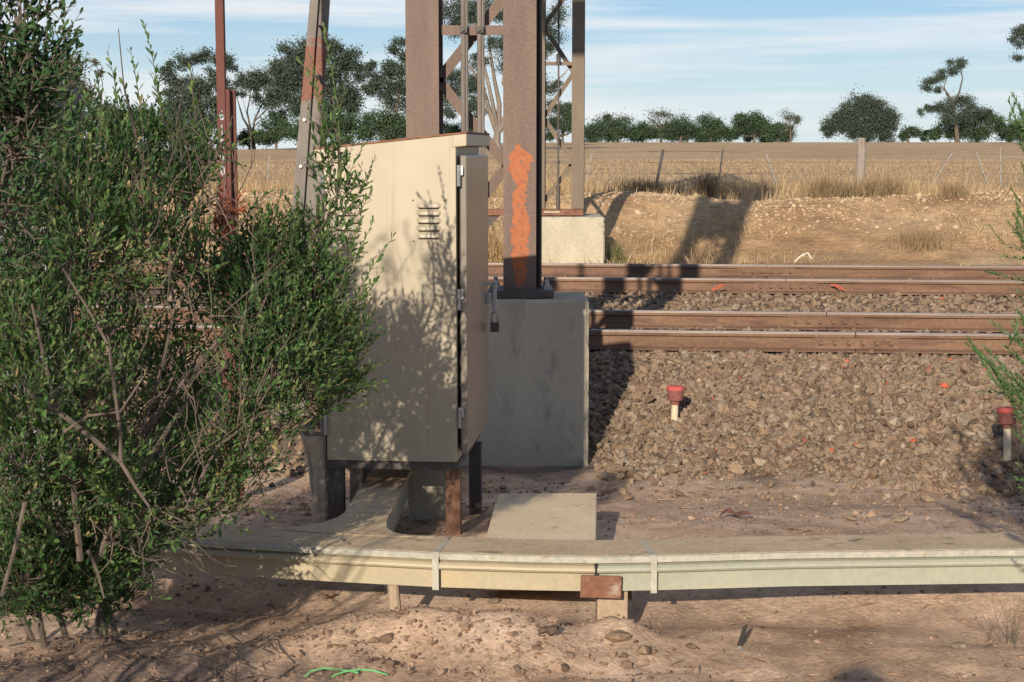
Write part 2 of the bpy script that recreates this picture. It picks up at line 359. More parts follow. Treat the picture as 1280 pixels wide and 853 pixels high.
def column_mat():
    """weathered brown paint with the bare orange primer where it has peeled off"""
    m, N, L, b = base_mat('peeled_paint', .72, 0, .35)
    v = coords(N, L); vs = coords(N, L, (1, 1, .16))
    c = ramp(N, L, noise(N, L, vs, 7), [(.135, .092, .075), (.195, .138, .112)], [.3, .7])
    f = noise(N, L, v, 55, 6, .7)
    c = mixc(N, L, .35, c, ramp(N, L, f, [(.35, .35, .35), (1.5, 1.5, 1.5)], [.3, .7]), 'MULTIPLY')
    c = mixc(N, L, ramp(N, L, noise(N, L, vs, 6, 6, .65), [(0, 0, 0), (1, 1, 1)], [.6, .72]), c, (.13, .055, .032))
    sp = N.new('ShaderNodeSeparateXYZ'); t = N.new('ShaderNodeTexCoord'); L.new(t.outputs['Object'], sp.inputs[0])
    vr = coords(N, L, (1, 1, 1.6)); nz = noise(N, L, vr, 26, 5, .62); nz2 = noise(N, L, coords(N, L, (1, 1, 1)), 9, 3, .5)
    x = math_(N, L, 'ADD', sp.outputs[0], math_(N, L, 'MULTIPLY_ADD', nz2, .10, -.05))
    # width of the bare strip by height: ends at z 0.97 and 1.70
    wz = N.new('ShaderNodeMapRange'); L.new(sp.outputs[2], wz.inputs[0])
    cv = N.new('ShaderNodeValToRGB'); L.new(wz.outputs[0], cv.inputs[0])
    wz.inputs[1].default_value = .86; wz.inputs[2].default_value = 1.75
    e = cv.color_ramp.elements; e[0].position = 0; e[0].color = (0, 0, 0, 1); e[1].position = 1; e[1].color = (0, 0, 0, 1)
    for p, w_ in ((.04, .25), (.12, .38), (.45, .46), (.62, .42), (.70, .22), (.80, .62), (.90, .62), (.945, .2), (.97, 0)):
        q = e.new(p); q.color = (w_ * 1.15, w_ * 1.15, w_ * 1.15, 1)
    d = math_(N, L, 'SUBTRACT', math_(N, L, 'MULTIPLY', cv.outputs[0], .105), math_(N, L, 'ABSOLUTE', x))
    d = math_(N, L, 'ADD', d, math_(N, L, 'MULTIPLY_ADD', nz, .07, -.037))
    d = math_(N, L, 'SUBTRACT', d, math_(N, L, 'LESS_THAN', cv.outputs[0], .03))
    front = math_(N, L, 'LESS_THAN', sp.outputs[1], -.08)
    k = math_(N, L, 'MULTIPLY', ramp(N, L, d, [(0, 0, 0), (1, 1, 1)], [.0, .003]), front)
    oc = ramp(N, L, noise(N, L, v, 40, 5, .7), [(.22, .072, .036), (.34, .112, .046), (.40, .14, .056)], [.3, .45, .7])
    k = math_(N, L, 'MULTIPLY', k, ramp(N, L, noise(N, L, coords(N, L, (1, 1, .7)), 48, 5, .7), [(0, 0, 0), (1, 1, 1)], [.36, .44]))
    c = mixc(N, L, k, c, oc)
    L.new(c, b.inputs['Base Color']); bump(N, L, b, f, .12, .003)
    return m
m_peel = column_mat()

def ground_mat(name, c0, c1, c2, s1=1.3, stretch=(1, 1, 1), bscale=40, bdist=.02, patches=None, bed=None):
    m, N, L, b = base_mat(name, .95, 0, .12)
    v = coords(N, L, stretch); v0 = coords(N, L)
    a = noise(N, L, v, s1, 6, .6); f = noise(N, L, v0, bscale, 8, .72); g = noise(N, L, v, s1 * 6, 5, .65)
    c = ramp(N, L, a, [c0, c1, c2], [.32, .5, .68])
    if bed:
        s3 = N.new('ShaderNodeSeparateXYZ'); L.new(v0, s3.inputs[0])
        vv = math_(N, L, 'ADD', math_(N, L, 'MULTIPLY', s3.outputs[0], EY.x), math_(N, L, 'MULTIPLY', s3.outputs[1], EY.y))
        vv = math_(N, L, 'ADD', vv, math_(N, L, 'MULTIPLY_ADD', noise(N, L, v0, 2.6, 6, .7), 2.0, -1.0))
        mr = N.new('ShaderNodeMapRange'); mr.inputs[1].default_value = 9.1; mr.inputs[2].default_value = 9.7; L.new(vv, mr.inputs[0])
        c = mixc(N, L, mr.outputs[0], c, bed)
    c = mixc(N, L, .55, c, ramp(N, L, g, [(.55, .55, .55), (1.4, 1.4, 1.4)], [.32, .68]), 'MULTIPLY')
    c = mixc(N, L, .5, c, ramp(N, L, f, [(.4, .4, .4), (1.5, 1.5, 1.5)], [.32, .68]), 'MULTIPLY')
    if patches:
        for (px, py, rx, ry, col) in patches:
            mp = N.new('ShaderNodeMapping'); t = N.new('ShaderNodeTexCoord'); L.new(t.outputs['Object'], mp.inputs[0])
            mp.vector_type = 'TEXTURE'; mp.inputs['Location'].default_value = (px, py, 0); mp.inputs['Scale'].default_value = (rx, ry, 50)
            ln = N.new('ShaderNodeVectorMath'); ln.operation = 'LENGTH'; L.new(mp.outputs[0], ln.inputs[0])
            k = math_(N, L, 'ADD', ln.outputs['Value'], math_(N, L, 'MULTIPLY_ADD', g, 1.6, -.8))
            c = mixc(N, L, ramp(N, L, k, [(1, 1, 1), (0, 0, 0)], [.4, 1.0]), c, mixc(N, L, .6, col, ramp(N, L, f, [(.4, .4, .4), (1.5, 1.5, 1.5)], [.32, .68]), 'MULTIPLY'))
    L.new(c, b.inputs['Base Color'])
    h = math_(N, L, 'MULTIPLY_ADD', g, .8, f)
    bump(N, L, b, h, .8, bdist)
    return m
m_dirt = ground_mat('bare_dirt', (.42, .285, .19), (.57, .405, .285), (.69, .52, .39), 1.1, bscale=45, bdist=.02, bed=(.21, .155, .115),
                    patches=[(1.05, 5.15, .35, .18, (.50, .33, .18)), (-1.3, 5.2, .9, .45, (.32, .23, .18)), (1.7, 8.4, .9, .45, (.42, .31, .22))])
m_bank = ground_mat('bank_soil', (.38, .235, .125), (.48, .32, .18), (.57, .42, .26), .45, bscale=14, bdist=.06)
m_pad = ground_mat('paddock_stubble', (.45, .31, .175), (.53, .38, .225), (.60, .455, .285), .22, (.5, 1.0, 1), bscale=3.0, bdist=.15)

# ------------------------------------------------------------------ ground sheets
us = list(np.arange(-5, 5.001, .06)); s = .08; x = 5.0
ext = []
while x < 1800: x += s; s *= 1.155; ext.append(x)
US = np.array([-q for q in ext[::-1]] + us + ext)
def grow(a, b, s0, g):
    o = [a]; s = s0
    while o[-1] < b: o.append(o[-1] + s); s *= g
    return o
def sheet(name, vs, mat):
    vs = np.array(vs); U, V = np.meshgrid(US, vs); Z = ground_uv(U, V)
    X = U * EX.x + V * EY.x; Y = U * EX.y + V * EY.y
    nu = len(US); nv = len(vs); i = np.arange(nu * nv).reshape(nv, nu)
    Fc = np.stack([i[:-1, :-1], i[:-1, 1:], i[1:, 1:], i[1:, :-1]], -1).reshape(-1, 4)
    o = np_mesh(name, np.stack([X, Y, Z], -1).reshape(-1, 3), Fc, mat, smooth=True)
    tag(o, kind='structure'); return o
back = [-q for q in grow(0, 1500, .6, 1.5)[::-1]]
sheet('dirt_ground', back[:-1] + list(np.arange(0, 3.0, .5)) + list(np.arange(3.0, 9.2, .045)) + [9.2], m_dirt)
sheet('track_bed', list(np.arange(9.2, 19.6, .16)) + [19.6], m_dirt)
sheet('embankment', list(np.arange(19.6, 25.2, .11)) + [25.2], m_bank)
sheet('paddock', list(np.arange(25.2, 45, .35)) + grow(45, 240, .6, 1.04) + grow(245, 3200, 10, 1.2), m_pad)

# ------------------------------------------------------------------ stones, grass, litter (uncountable)
ICO_V = []
ph = (1 + 5 ** .5) / 2
for a in (-1, 1):
    for b_ in (-ph, ph): ICO_V += [(a, b_, 0), (0, a, b_), (b_, 0, a)]
ICO_V = np.array(ICO_V) / math.sqrt(1 + ph * ph)
_bm = bmesh.new()
for p in ICO_V: _bm.verts.new(p)
_bm.verts.ensure_lookup_table(); bmesh.ops.convex_hull(_bm, input=_bm.verts); bmesh.ops.triangulate(_bm, faces=_bm.faces)
_bm.verts.index_update(); ICO_F = np.array([[v.index for v in f.verts] for f in _bm.faces]); ICO_V = np.array([v.co[:] for v in _bm.verts]); _bm.free()
def rand_rot(n):
    q = RNG.normal(size=(n, 4)); q /= np.linalg.norm(q, axis=1)[:, None]; w, x, y, z = q.T
    return np.stack([1 - 2 * (y * y + z * z), 2 * (x * y - w * z), 2 * (x * z + w * y), 2 * (x * y + w * z), 1 - 2 * (x * x + z * z), 2 * (y * z - w * x),
                     2 * (x * z - w * y), 2 * (y * z + w * x), 1 - 2 * (x * x + y * y)], 1).reshape(n, 3, 3)
def stones(name, P, rad, mat, rnd=None, squash=.62, kind='stuff', parent=None):
    n = len(P)
    V = ICO_V[None] * (1 + RNG.uniform(-.45, .38, (n, 12, 1))) * rad[:, None, None]
    V = V * np.stack([RNG.uniform(.75, 1.35, n), RNG.uniform(.7, 1.1, n), RNG.uniform(.45, .85, n)], 1)[:, None, :]
    V = np.einsum('nij,nkj->nki', rand_rot(n), V); V[:, :, 2] *= squash + .25
    V += P[:, None, :]
    Fc = (ICO_F[None] + (np.arange(n) * 12)[:, None, None]).reshape(-1, 3)
    rnd = RNG.uniform(0, .97, n) if rnd is None else rnd
    o = np_mesh(name, V.reshape(-1, 3), Fc, mat, parent, np.repeat(rnd, len(ICO_F)))
    if kind: tag(o, kind=kind)
    return o
def scatter(u0, u1, v0, v1, n):
    u = RNG.uniform(u0, u1, n); v = RNG.uniform(v0, v1, n); z = ground_uv(u, v)
    return np.stack([u * EX.x + v * EY.x, u * EX.y + v * EY.y, z], 1), u, v
def not_in_blocks(P):
    return ~((P[:, 0] > -1.0) & (P[:, 0] < .50) & (P[:, 1] > 9.0) & (P[:, 1] < 10.3))
PA, ua, va = scatter(-1.6, 5.2, 8.7, 12.0, 48000)
edge = RNG.uniform(0, 1, len(PA)) < np.clip((va - 9.22 + .22 * np.clip(ua - .8, 0, 2.2) - .25 * fbm(ua * 1.3, va * 0, 3, 77) * 4) / .4, .05, 1)
PA = PA[edge & not_in_blocks(PA)]
PB, ub, vb = scatter(-5.0, 8.5, 12.0, 19.3, 26000)
PC, _, _ = scatter(-9, -1.6, 9.2, 12.0, 4500)
P = np.concatenate([PA, PB, PC]); 
rad = np.concatenate([RNG.lognormal(math.log(.0160), .42, len(PA)), RNG.lognormal(math.log(.024), .28, len(PB)), RNG.lognormal(math.log(.03), .25, len(PC))])
rad = np.clip(rad, .008, .046)
P[:, 2] += rad * RNG.uniform(-.1, .75, len(P))
rnd = RNG.uniform(0, .96, len(P)) ** 1.0
for (qx, qy) in ((522, 303), (522, 285), (498, 343), (588, 376), (423, 403), (795, 303), (778, 310), (815, 292), (830, 436), (900, 318), (1013, 328), (1075, 290), (898, 357),
                 (677, 514), (818, 527), (747, 546), (948, 502), (973, 520), (428, 545), (1168, 326), (1232, 340), (1057, 370), (400, 605), (1045, 126)):
    g = atg(700 + qx / 2.207, 320 + qy / 2.207)
    d = (P[:, 0] - g.x) ** 2 + (P[:, 1] - g.y) ** 2
    j = np.argmin(d); rnd[j] = 1; P[j, 2] += .012
stones('ballast', P, rad, m_ballast, rnd)
# pale gravel along the crest of the cutting
PG, ug, vg = scatter(-9, 10, 22.4, 25.6, 26000)
keep = fbm(ug * .5, vg * 1.1, 3, 4) + .22 - np.abs(vg - 24.2) * .22 > RNG.uniform(-.15, .2, len(PG))
keep |= (RNG.uniform(0, 1, len(PG)) < .30 * (ug < 1.6) * (vg < 24.5))
PG = PG[keep]; stones('gravel', PG, RNG.lognormal(math.log(.013), .5, len(PG)), m_gravel)
# clods and pebbles on the bare ground
PD, ud, vd = scatter(-2.6, 2.8, 4.3, 9.3, 15000)
w = .25 + 1.2 * np.exp(-((PD[:, 0] + .2) / .7) ** 2 - ((PD[:, 1] - 5.6) / .35) ** 2) + .5 * (PD[:, 0] < -.9) + .3 * (vd > 7.6)
PD = PD[RNG.uniform(0, 1.3, len(PD)) < w]
rd = np.clip(RNG.lognormal(math.log(.0055), .55, len(PD)), .002, .028); PD[:, 2] += rd * .15
stones('pebbles', PD, rd, m_clod, RNG.uniform(0, .9, len(PD)) + .1 * (RNG.uniform(0, 1, len(PD)) < .12))

nC = 800; cx_ = np.concatenate([RNG.normal(-.25, .38, nC), RNG.uniform(-2, 2, 700)]); cy_ = np.concatenate([RNG.normal(5.64, .16, nC), RNG.uniform(4.5, 5.6, 700)])
rc = np.clip(RNG.lognormal(math.log(.006), .6, len(cx_)), .0025, .026)
stones('earth_clods', np.stack([cx_, cy_, gz(cx_, cy_) + rc * .2], 1), rc, m_clod, RNG.uniform(0, .75, len(cx_)), .5)
def blades(name, P, hgt, wid, mat, lean=.35, parent=None, rnd=None, kind='stuff'):
    n = len(P); az = RNG.uniform(0, 2 * math.pi, n); ln = RNG.normal(0, lean, n)
    d = np.stack([np.cos(az) * ln, np.sin(az) * ln, np.ones(n)], 1)
    sa = RNG.uniform(0, math.pi, n); sd = np.stack([np.cos(sa), np.sin(sa), np.zeros(n)], 1) * wid[:, None] / 2
    mid = P + d * hgt[:, None] * .55; tip = P + d * hgt[:, None] * np.array([1.45, 1.45, 1]) 
    V = np.stack([P - sd, P + sd, mid + sd * .8, tip, mid - sd * .8], 1)
    b = (np.arange(n) * 5)[:, None]
    Fc = np.concatenate([b + np.array([0, 1, 2]), b + np.array([0, 2, 4]), b + np.array([4, 2, 3])], 0)
    r = RNG.uniform(0, 1, n) if rnd is None else rnd
    o = np_mesh(name, V.reshape(-1, 3), Fc, mat, parent, np.tile(r, 3))
    if kind: tag(o, kind=kind)
    return o
# tall dry grass along the fence
Pg, ug, vg = scatter(-10, 12, 25.3, 30.5, 26000)
den = fbm(ug * .8, vg * .9, 3, 14) + .18 - .10 * np.abs(vg - 26.6) + .2 * np.exp(-((vg - 26.2) / .8) ** 2)
k = den > RNG.uniform(-.12, .3, len(Pg)); Pg = Pg[k]
blades('dry_grass', Pg, np.clip(RNG.lognormal(math.log(.15), .45, len(Pg)), .05, .5), RNG.uniform(.006, .014, len(Pg)), m_grass)
Pg, ug, vg = scatter(-10, 12, 19.9, 24.6, 26000)
den = fbm(ug * .7, vg * .9, 3, 44) - .13 + .14 * (ug < 1)
k = den > RNG.uniform(-.02, .3, len(Pg)); Pg = Pg[k]
blades('bank_grass', Pg, np.clip(RNG.normal(.13, .06, len(Pg)), .03, .4), RNG.uniform(.006, .014, len(Pg)), m_grass, .6)
# short stubble of the paddock, near part
Pg, ug, vg = scatter(-14, 16, 29, 60, 26000)
blades('stubble', Pg, np.clip(RNG.normal(.06, .025, len(Pg)), .02, .14), RNG.uniform(.01, .02, len(Pg)), m_stub, .5)
# litter: twigs and flat dead leaves on the bare ground
def litter():
    Pl, ul, vl = scatter(-2.6, 2.7, 4.3, 9.0, 7000)
    n = len(Pl); tw = RNG.uniform(0, 1, n) < .35
    keep = RNG.uniform(0, 1, n) < np.where(vl > 6.6, .9, .5) * (.5 + fbm(Pl[:, 0] * 1.5, Pl[:, 1] * 1.5, 3, 8) * 2)
    Pl = Pl[keep]; tw = tw[keep]; n = len(Pl)
    az = RNG.uniform(0, math.pi * 2, n); d = np.stack([np.cos(az), np.sin(az), RNG.normal(0, .12, n)], 1); s = np.stack([-np.sin(az), np.cos(az), RNG.normal(0, .4, n)], 1)
    ln = np.where(tw, RNG.uniform(.02, .13, n), RNG.uniform(.008, .026, n)); wd = np.where(tw, .0036, ln * .4)
    P0 = Pl + np.array([0, 0, .006])
    a = P0 - d * ln[:, None] / 2; b = P0 + d * ln[:, None] / 2; c = P0 + s * wd[:, None] / 2 + np.array([0, 0, .004]); e = P0 - s * wd[:, None] / 2
    V = np.stack([a, c, b, e], 1); base = (np.arange(n) * 4)[:, None]
    o = np_mesh('leaf_litter', V.reshape(-1, 3), np.concatenate([base + np.array([0, 1, 2]), base + np.array([0, 2, 3])], 0), m_litter, None, np.tile(RNG.uniform(0, 1, n), 2))
    tag(o, kind='stuff')
litter()

# ================================================================== railway tracks
def rail_mesh(mb, u0, u1, v, z, hh=.141):
    s = hh / .141
    pr = [(-.063, 0), (.063, 0), (.063, .009), (.012, .024), (.008, .03), (.008, .098), (.034, .106), (.034, .136), (.028, .141), (-.028, .141), (-.034, .136), (-.034, .106), (-.008, .098), (-.008, .03), (-.012, .024), (-.063, .009)]
    a = [uv(u0, v + o, z + q * s) for o, q in pr]
    return mb.prism(a, EX * (u1 - u0))
m_railtwo = m_railrust
sleeper_me = MB().box((0, 0, -.06), (.24, 2.1, .12)).mesh('sleeper')
bolt_me = MB().tube([(0, 0, 0), (0, -.028, 0)], [.017, .015], 6).mesh('bolt')
spike_me = MB().box((0, 0, .012), (.03, .055, .03)).mesh('rail_spike')
def track(label, v_near, v_far, z_near, z_far, joint_near, joint_far):
    t = thing('railway_track', label, 'railway track', uv(0, (v_near + v_far) / 2, 0))
    inv = Matrix.Translation(t.location).inverted()
    def put(o):
        o.parent = t; o.matrix_parent_inverse = inv; return o
    for (v, z, ju) in ((v_near, z_near, joint_near), (v_far, z_far, joint_far)):
        r = put(rail_mesh(MB(), -32, ju - .004, v, z).build('rail', m_railrust))
        r2 = put(rail_mesh(MB(), ju + .004, 34, v, z).build('rail', m_railrust))
        for rr, a, b in ((r, -32, ju - .004), (r2, ju + .004, 34)):
            q = MB().hexa([uv(a, v - .0352, z + .127), uv(b, v - .0352, z + .127), uv(b, v + .0352, z + .127), uv(a, v + .0352, z + .127),
                           uv(a, v - .032, z + .1425), uv(b, v - .032, z + .1425), uv(b, v + .032, z + .1425), uv(a, v + .032, z + .1425)]).build('running_surface', m_railtop)
            q.parent = rr; q.matrix_parent_inverse = inv @ Matrix.Identity(4) if False else Matrix.Identity(4); q.matrix_parent_inverse = (inv).inverted() @ inv
        for sgn in (-1, 1):
            fp = put(MB().prism([uv(ju - .31, v + sgn * .010, z + .028), uv(ju - .31, v + sgn * .036, z + .022), uv(ju - .31, v + sgn * .030, z + .05), uv(ju - .31, v + sgn * .030, z + .085), uv(ju - .31, v + sgn * .034, z + .104), uv(ju - .31, v + sgn * .010, z + .1)], EX * .62).build('fishplate', m_railrust))
            if sgn < 0:
                for k in range(6):
                    b = link('bolt', bolt_me, m_railrust, fp, uv(ju - .25 + k * .1, v - .030, z + .066), (0, 0, -YAW))
    n0 = -13; n = 40
    for k in range(n):
        u = n0 + k * .66 + random.uniform(-.03, .03)
        sl_ = link('sleeper', sleeper_me, m_sleeper, None, uv(u, (v_near + v_far) / 2, min(z_near, z_far) + .004 * random.random() - .02), (random.uniform(-.004, .004) + math.atan2(z_far - z_near, v_far - v_near), 0, -YAW + random.uniform(-.02, .02)))
        put(sl_)
        for v, z in ((v_near, z_near), (v_far, z_far)):
            for e in (-1,) if True else (-1, 1):
                s_ = link('rail_spike', spike_me, m_railrust, None, uv(u + random.uniform(-.05, .05), v + e * .075, z + .002), (0, 0, -YAW + random.uniform(-.2, .2))); put(s_)
    return t
V1, V2, V3, V4 = 12.05, 13.45, 16.45, 17.85
track('nearer rusty railway track at the top of the stone ballast', V1, V2, .225, .232, 1.35, 1.27)
track('farther rusty railway track below the dry cutting bank', V3, V4, .264, .306, 1.15, 1.04)

# ================================================================== cabinet
A = Vector((-.23, 7.05, 0))
cab = thing('equipment_cabinet', 'tall cream metal relay cabinet on steel legs beside the shrub', 'cabinet', A, -YAW)
def zt(x): return 1.755 + (x + .01) * .104          # the roof falls to the left
x0, x1, yd = -.585, -.010, .86
MB().hexa([(x0, 0, .335), (x1, 0, .335), (x1, yd, .335), (x0, yd, .335), (x0, 0, zt(x0)), (x1, 0, zt(x1)), (x1, yd, zt(x1)), (x0, yd, zt(x0))]).build('body', m_cream, cab, .003)
roof = MB().hexa([(x0 - .045, -.004, zt(x0 - .045) + .001), (.038, -.004, zt(.038) + .001), (.038, yd + .03, zt(.038) + .001), (x0 - .045, yd + .03, zt(x0 - .045) + .001),
           (x0 - .045, -.004, zt(x0 - .045) + .009), (.038, -.004, zt(.038) + .009), (.038, yd + .03, zt(.038) + .009), (x0 - .045, yd + .03, zt(x0 - .045) + .009)]).build('roof', m_rust, cab)
for xa, xb in ((-.024, .037), (x0 - .044, x0 + .012)):
    MB().hexa([(xa, -.006, zt(xa) - .052), (xb, -.006, zt(xb) - .052), (xb, yd + .028, zt(xb) - .052), (xa, yd + .028, zt(xa) - .052),
               (xa, -.006, zt(xa)), (xb, -.006, zt(xb)), (xb, yd + .028, zt(xb)), (xa, yd + .028, zt(xa))]).build('roof_fascia', m_cream, roof, .004)
doors = []
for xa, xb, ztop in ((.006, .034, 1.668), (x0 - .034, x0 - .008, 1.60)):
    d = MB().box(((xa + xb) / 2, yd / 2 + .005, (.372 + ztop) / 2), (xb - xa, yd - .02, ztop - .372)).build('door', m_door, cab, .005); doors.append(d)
    MB().box(((xa + xb) / 2 * .5 + (x1 if xa > 0 else x0) * .5, yd / 2, 1.0), (.013, yd - .08, 1.24)).build('door_gap_shade', m_dark, cab)  # dark strip standing in for the shaded gap behind each door
for z in (1.582, 1.05, .534):
    h = MB().tube([(.003, -.008, z - .045), (.003, -.008, z + .045)], .0085, 8).box((.014, -.004, z + .022), (.014, .006, .04)).build('hinge', m_galv, doors[0])
    MB().tube([(x0 - .004, -.008, z - .085), (x0 - .004, -.008, z + .005)], .0085, 8).build('hinge', m_galv, doors[1])
# hasp, lock bar and padlock at the far edge of the door
hd = MB().box((.046, 0.78, .985), (.024, .06, .05)).box((.070, .80, .99), (.018, .028, .13)).box((.055, .79, 1.055), (.05, .03, .014)).build('lock_bar', m_galv, doors[0], .003)
pl = MB().box((.072, .79, .845), (.042, .026, .045)).build('padlock', m_darksteel, doors[0], .004)
MB().tube([(.058, .79, .866), (.058, .79, .905), (.065, .79, .917), (.079, .79, .917), (.086, .79, .905), (.086, .79, .866)], .004, 6).build('shackle', m_galv, pl, smooth=True)
def louvre(cx, cz, w):
    mb = MB(); n = 7
    sec = [(0.0, .013), (-.006, .0105), (-.0115, .003), (-.0135, -.006), (-.0125, -.010), (-.009, -.010), (0, -.004)]
    vs = []; k = len(sec)
    xs = [(-w / 2, 0.05), (-w / 2 + .008, .75), (-w / 2 + .018, 1), (w / 2 - .018, 1), (w / 2 - .008, .75), (w / 2, .05)]
    for xx, s_ in xs:
        for (yy, zz) in sec: vs.append((cx + xx, -.0005 + yy * s_, cz + zz * (.6 + .4 * s_)))
    fs = []
    for i in range(len(xs) - 1):
        for j in range(k): fs.append((i * k + j, (i + 1) * k + j, (i + 1) * k + (j + 1) % k, i * k + (j + 1) % k))
    fs += [tuple(range(k)), tuple((len(xs) - 1) * k + j for j in range(k - 1, -1, -1))]
    mb.add(vs, fs); o = mb.build('louvre', m_cream, cab)
    MB().box((cx, -.0045, cz - .0125), (w - .016, .008, .0035)).build('vent_slot', m_dark, o)
for cx in (-.128, -.482):
    for k in range(5): louvre(cx, 1.455 - k * .0325, .104)
    for sx, sz in ((-.068, 1.476), (.068, 1.476), (-.066, 1.30), (.066, 1.30)):
        MB().tube([(cx + sx, .001, sz), (cx + sx, -.003, sz)], .004, 6).build('screw', m_darksteel, cab)
MB().box((-.297, .03, .315), (.58, .045, .034)).box((-.297, .57, .315), (.58, .045, .034)).box((-.031, .46, .314), (.045, .80, .030)).box((-.563, .46, .314), (.045, .80, .030)).build('base_frame', m_darksteel, cab)
for lx, ly, w, mm in ((-.031, .045, .066, m_legrust), (-.553, .045, .068, m_darksteel), (-.012, .70, .058, m_darksteel), (-.555, .74, .058, m_darksteel)):
    o = MB().box((lx, ly, .05), (w, .05, .50)).build('leg', mm, cab, .003)
    if mm is m_legrust: o['label'] = 'rust brown front leg in the sun'

# ================================================================== concrete foundations
def foundation(label, xa, xb, ya, yb, z0, z1, mat, yaw):
    c = Vector(((xa + xb) / 2, (ya + yb) / 2, 0)); w, d = xb - xa, yb - ya
    bm = bmesh.new(); bmesh.ops.create_cube(bm, size=1.0)
    for v in bm.verts: v.co = Vector((v.co.x * w, v.co.y * d, (z0 + z1) / 2 + v.co.z * (z1 - z0)))
    bmesh.ops.bevel(bm, geom=bm.edges[:], offset=.02, segments=1, affect='EDGES')
    bmesh.ops.subdivide_edges(bm, edges=[e for e in bm.edges if e.calc_length() > .1], cuts=26, use_grid_fill=True)
    for v in bm.verts:
        k = (abs(v.co.x) > w / 2 - .025) + (abs(v.co.y) > d / 2 - .025) + (v.co.z > z1 - .025)
        q = .004 * (random.random() - .5) + (.009 * max(0, random.gauss(-.3, .7)) if k > 1 else 0)
        v.co.x -= math.copysign(q, v.co.x) * (abs(v.co.x) > w / 2 - .03); v.co.y -= math.copysign(q, v.co.y) * (abs(v.co.y) > d / 2 - .03); v.co.z -= q * (v.co.z > z1 - .03)
    me = bpy.data.meshes.new('concrete_foundation'); bm.to_mesh(me); bm.free()
    o = link('concrete_foundation', me, mat, None, c, (0, 0, yaw))
    return tag(o, label, 'foundation', 'concrete foundations of the gantry')
foundation('shaded grey concrete foundation block right behind the cream cabinet', -.98, .459, 9.70, 10.26, -.5, .805, m_conc2, 0)
foundation('sunlit pale concrete foundation block beyond the tracks', -.11, 1.155, 20.4, 21.5, -.2, .845, m_conc, 0)
slab = MB().prism([(-.108, 6.40, -.06), (.335, 6.40, -.06), (.385, 7.31, -.06), (-.064, 7.31, -.06)], (0, 0, .205)).build('concrete_slab', m_slab, None, .006)
tag(slab, 'flat pale concrete pit lid on the ground right of the cabinet', 'concrete slab')

riser = MB().box((0, 0, .09), (.20, .10, .42)).build('concrete_riser', m_conc, None, .008, loc=(-.385, 7.62, 0), rot=(0, 0, -YAW)); tag(riser, 'pale concrete riser standing under the cabinet right of the trough branch', 'concrete riser')
# ================================================================== signal gantry
gan = thing('signal_gantry', 'brown steel signal gantry with one tower each side of the tracks', 'gantry', (-.235, 9.95, 0))
def i_beam(name, cx, cy, z0, z1, w, d, mat, parent, base=(0, 0)):
    mb = MB().box((0, -d / 2, (z0 + z1) / 2), (w, .014, z1 - z0)).box((0, d / 2, (z0 + z1) / 2), (w, .014, z1 - z0)).box((0, 0, (z0 + z1) / 2), (.012, d - .016, z1 - z0))
    return mb.build(name, mat, parent, loc=(cx, cy, 0), rot=(0, 0, -YAW * .8))
TY = 10.80; TX = .885          # far tower: offset of its axis from the near tower's
GTOP = 7.7
for cx, mm in ((-.289, m_brownsteel), (.289, m_peel)):
    i_beam('column', cx, 0, .852, GTOP, .197, .20, mm, gan)
    bp = MB().box((cx, -.01, .831), (.39, .40, .044)).build('base_plate', m_darksteel, gan, .003)
    for ax, ay in ((-.14, -.14), (.14, -.14), (-.14, .14), (.14, .14)):
        MB().tube([(cx + ax * 1.1, ay, .85), (cx + ax * 1.1, ay, .91)], .014, 6).tube([(cx + ax * 1.1, ay, .853), (cx + ax * 1.1, ay, .878)], .024, 6).build('anchor_bolt', m_galv, bp)
for z in (2.395, 3.75, 5.1): MB().box((0, -.035, z), (.378, .012, .058)).box((0, -.012, z + .022), (.378, .04, .010)).build('girt', m_brownsteel, gan)
zz = 1.075; side = -1
while zz < 6.0:
    MB().bar((side * .21, .045, zz), (-side * .21, .045, zz + .515), .062, .008).build('brace', m_brownsteel, gan); zz += .515; side *= -1
for cx in (-.055, .042):
    MB().tube([(cx, -.072, .82), (cx, -.072, GTOP)], .0145, 8).tube([(cx + .020, -.064, .82), (cx + .020, -.064, GTOP)], .0105, 6).build('conduit', m_galv if False else m_greypole, gan, smooth=False)
    MB().box((cx, -.092, 2.395), (.046, .018, .036)).tube([(cx, -.1, 2.395), (cx, -.112, 2.395)], .012, 6).build('pipe_clamp', m_darksteel, gan)
MB().tube([(.405, .07, .85), (.405, .07, GTOP)], .012, 8).build('conduit', m_darksteel, gan)
# far tower
def fz(py, Y=20.75): return at(700, py, Y).z
for cx in (-.245, .245):
    i_beam('column', TX - .065 + cx, TY, .94, GTOP, .155, .19, m_oliv, gan)
MB().box((TX - .38, TY - .02, .895), (1.25, .24, .075)).build('base_channel', m_rust, gan, .004)
MB().box((TX - .15, TY - .15, .90), (.2, .014, .02)).build('name_strip', m_conc, gan)
MB().prism([(TX - 1.0, TY - .1, .855), (TX - .80, TY - .1, .855), (TX - 1.0, TY - .1, .64)], (0, .03, 0)).build('shadow_wedge', m_darksteel, gan)  # dark triangle put in as the shadow under the channel's end
nod = [(1, 318), (-1, 253), (1, 203), (-1, 147), (1, 91), (-1, 33), (1, -20), (-1, -75), (1, -130), (-1, -185), (1, -240)]
for (sa, ya), (sb, yb) in zip(nod[:-1], nod[1:]):
    if fz(ya) < .9: continue
    MB().bar((TX - .065 + sa * .19, TY + .04, fz(ya)), (TX - .065 + sb * .19, TY + .04, fz(yb)), .056, .01).build('brace', m_oliv, gan)
for py in (80, 203, -60): MB().box((TX - .065, TY - .04, fz(py)), (.34, .012, .045)).build('girt', m_oliv, gan)
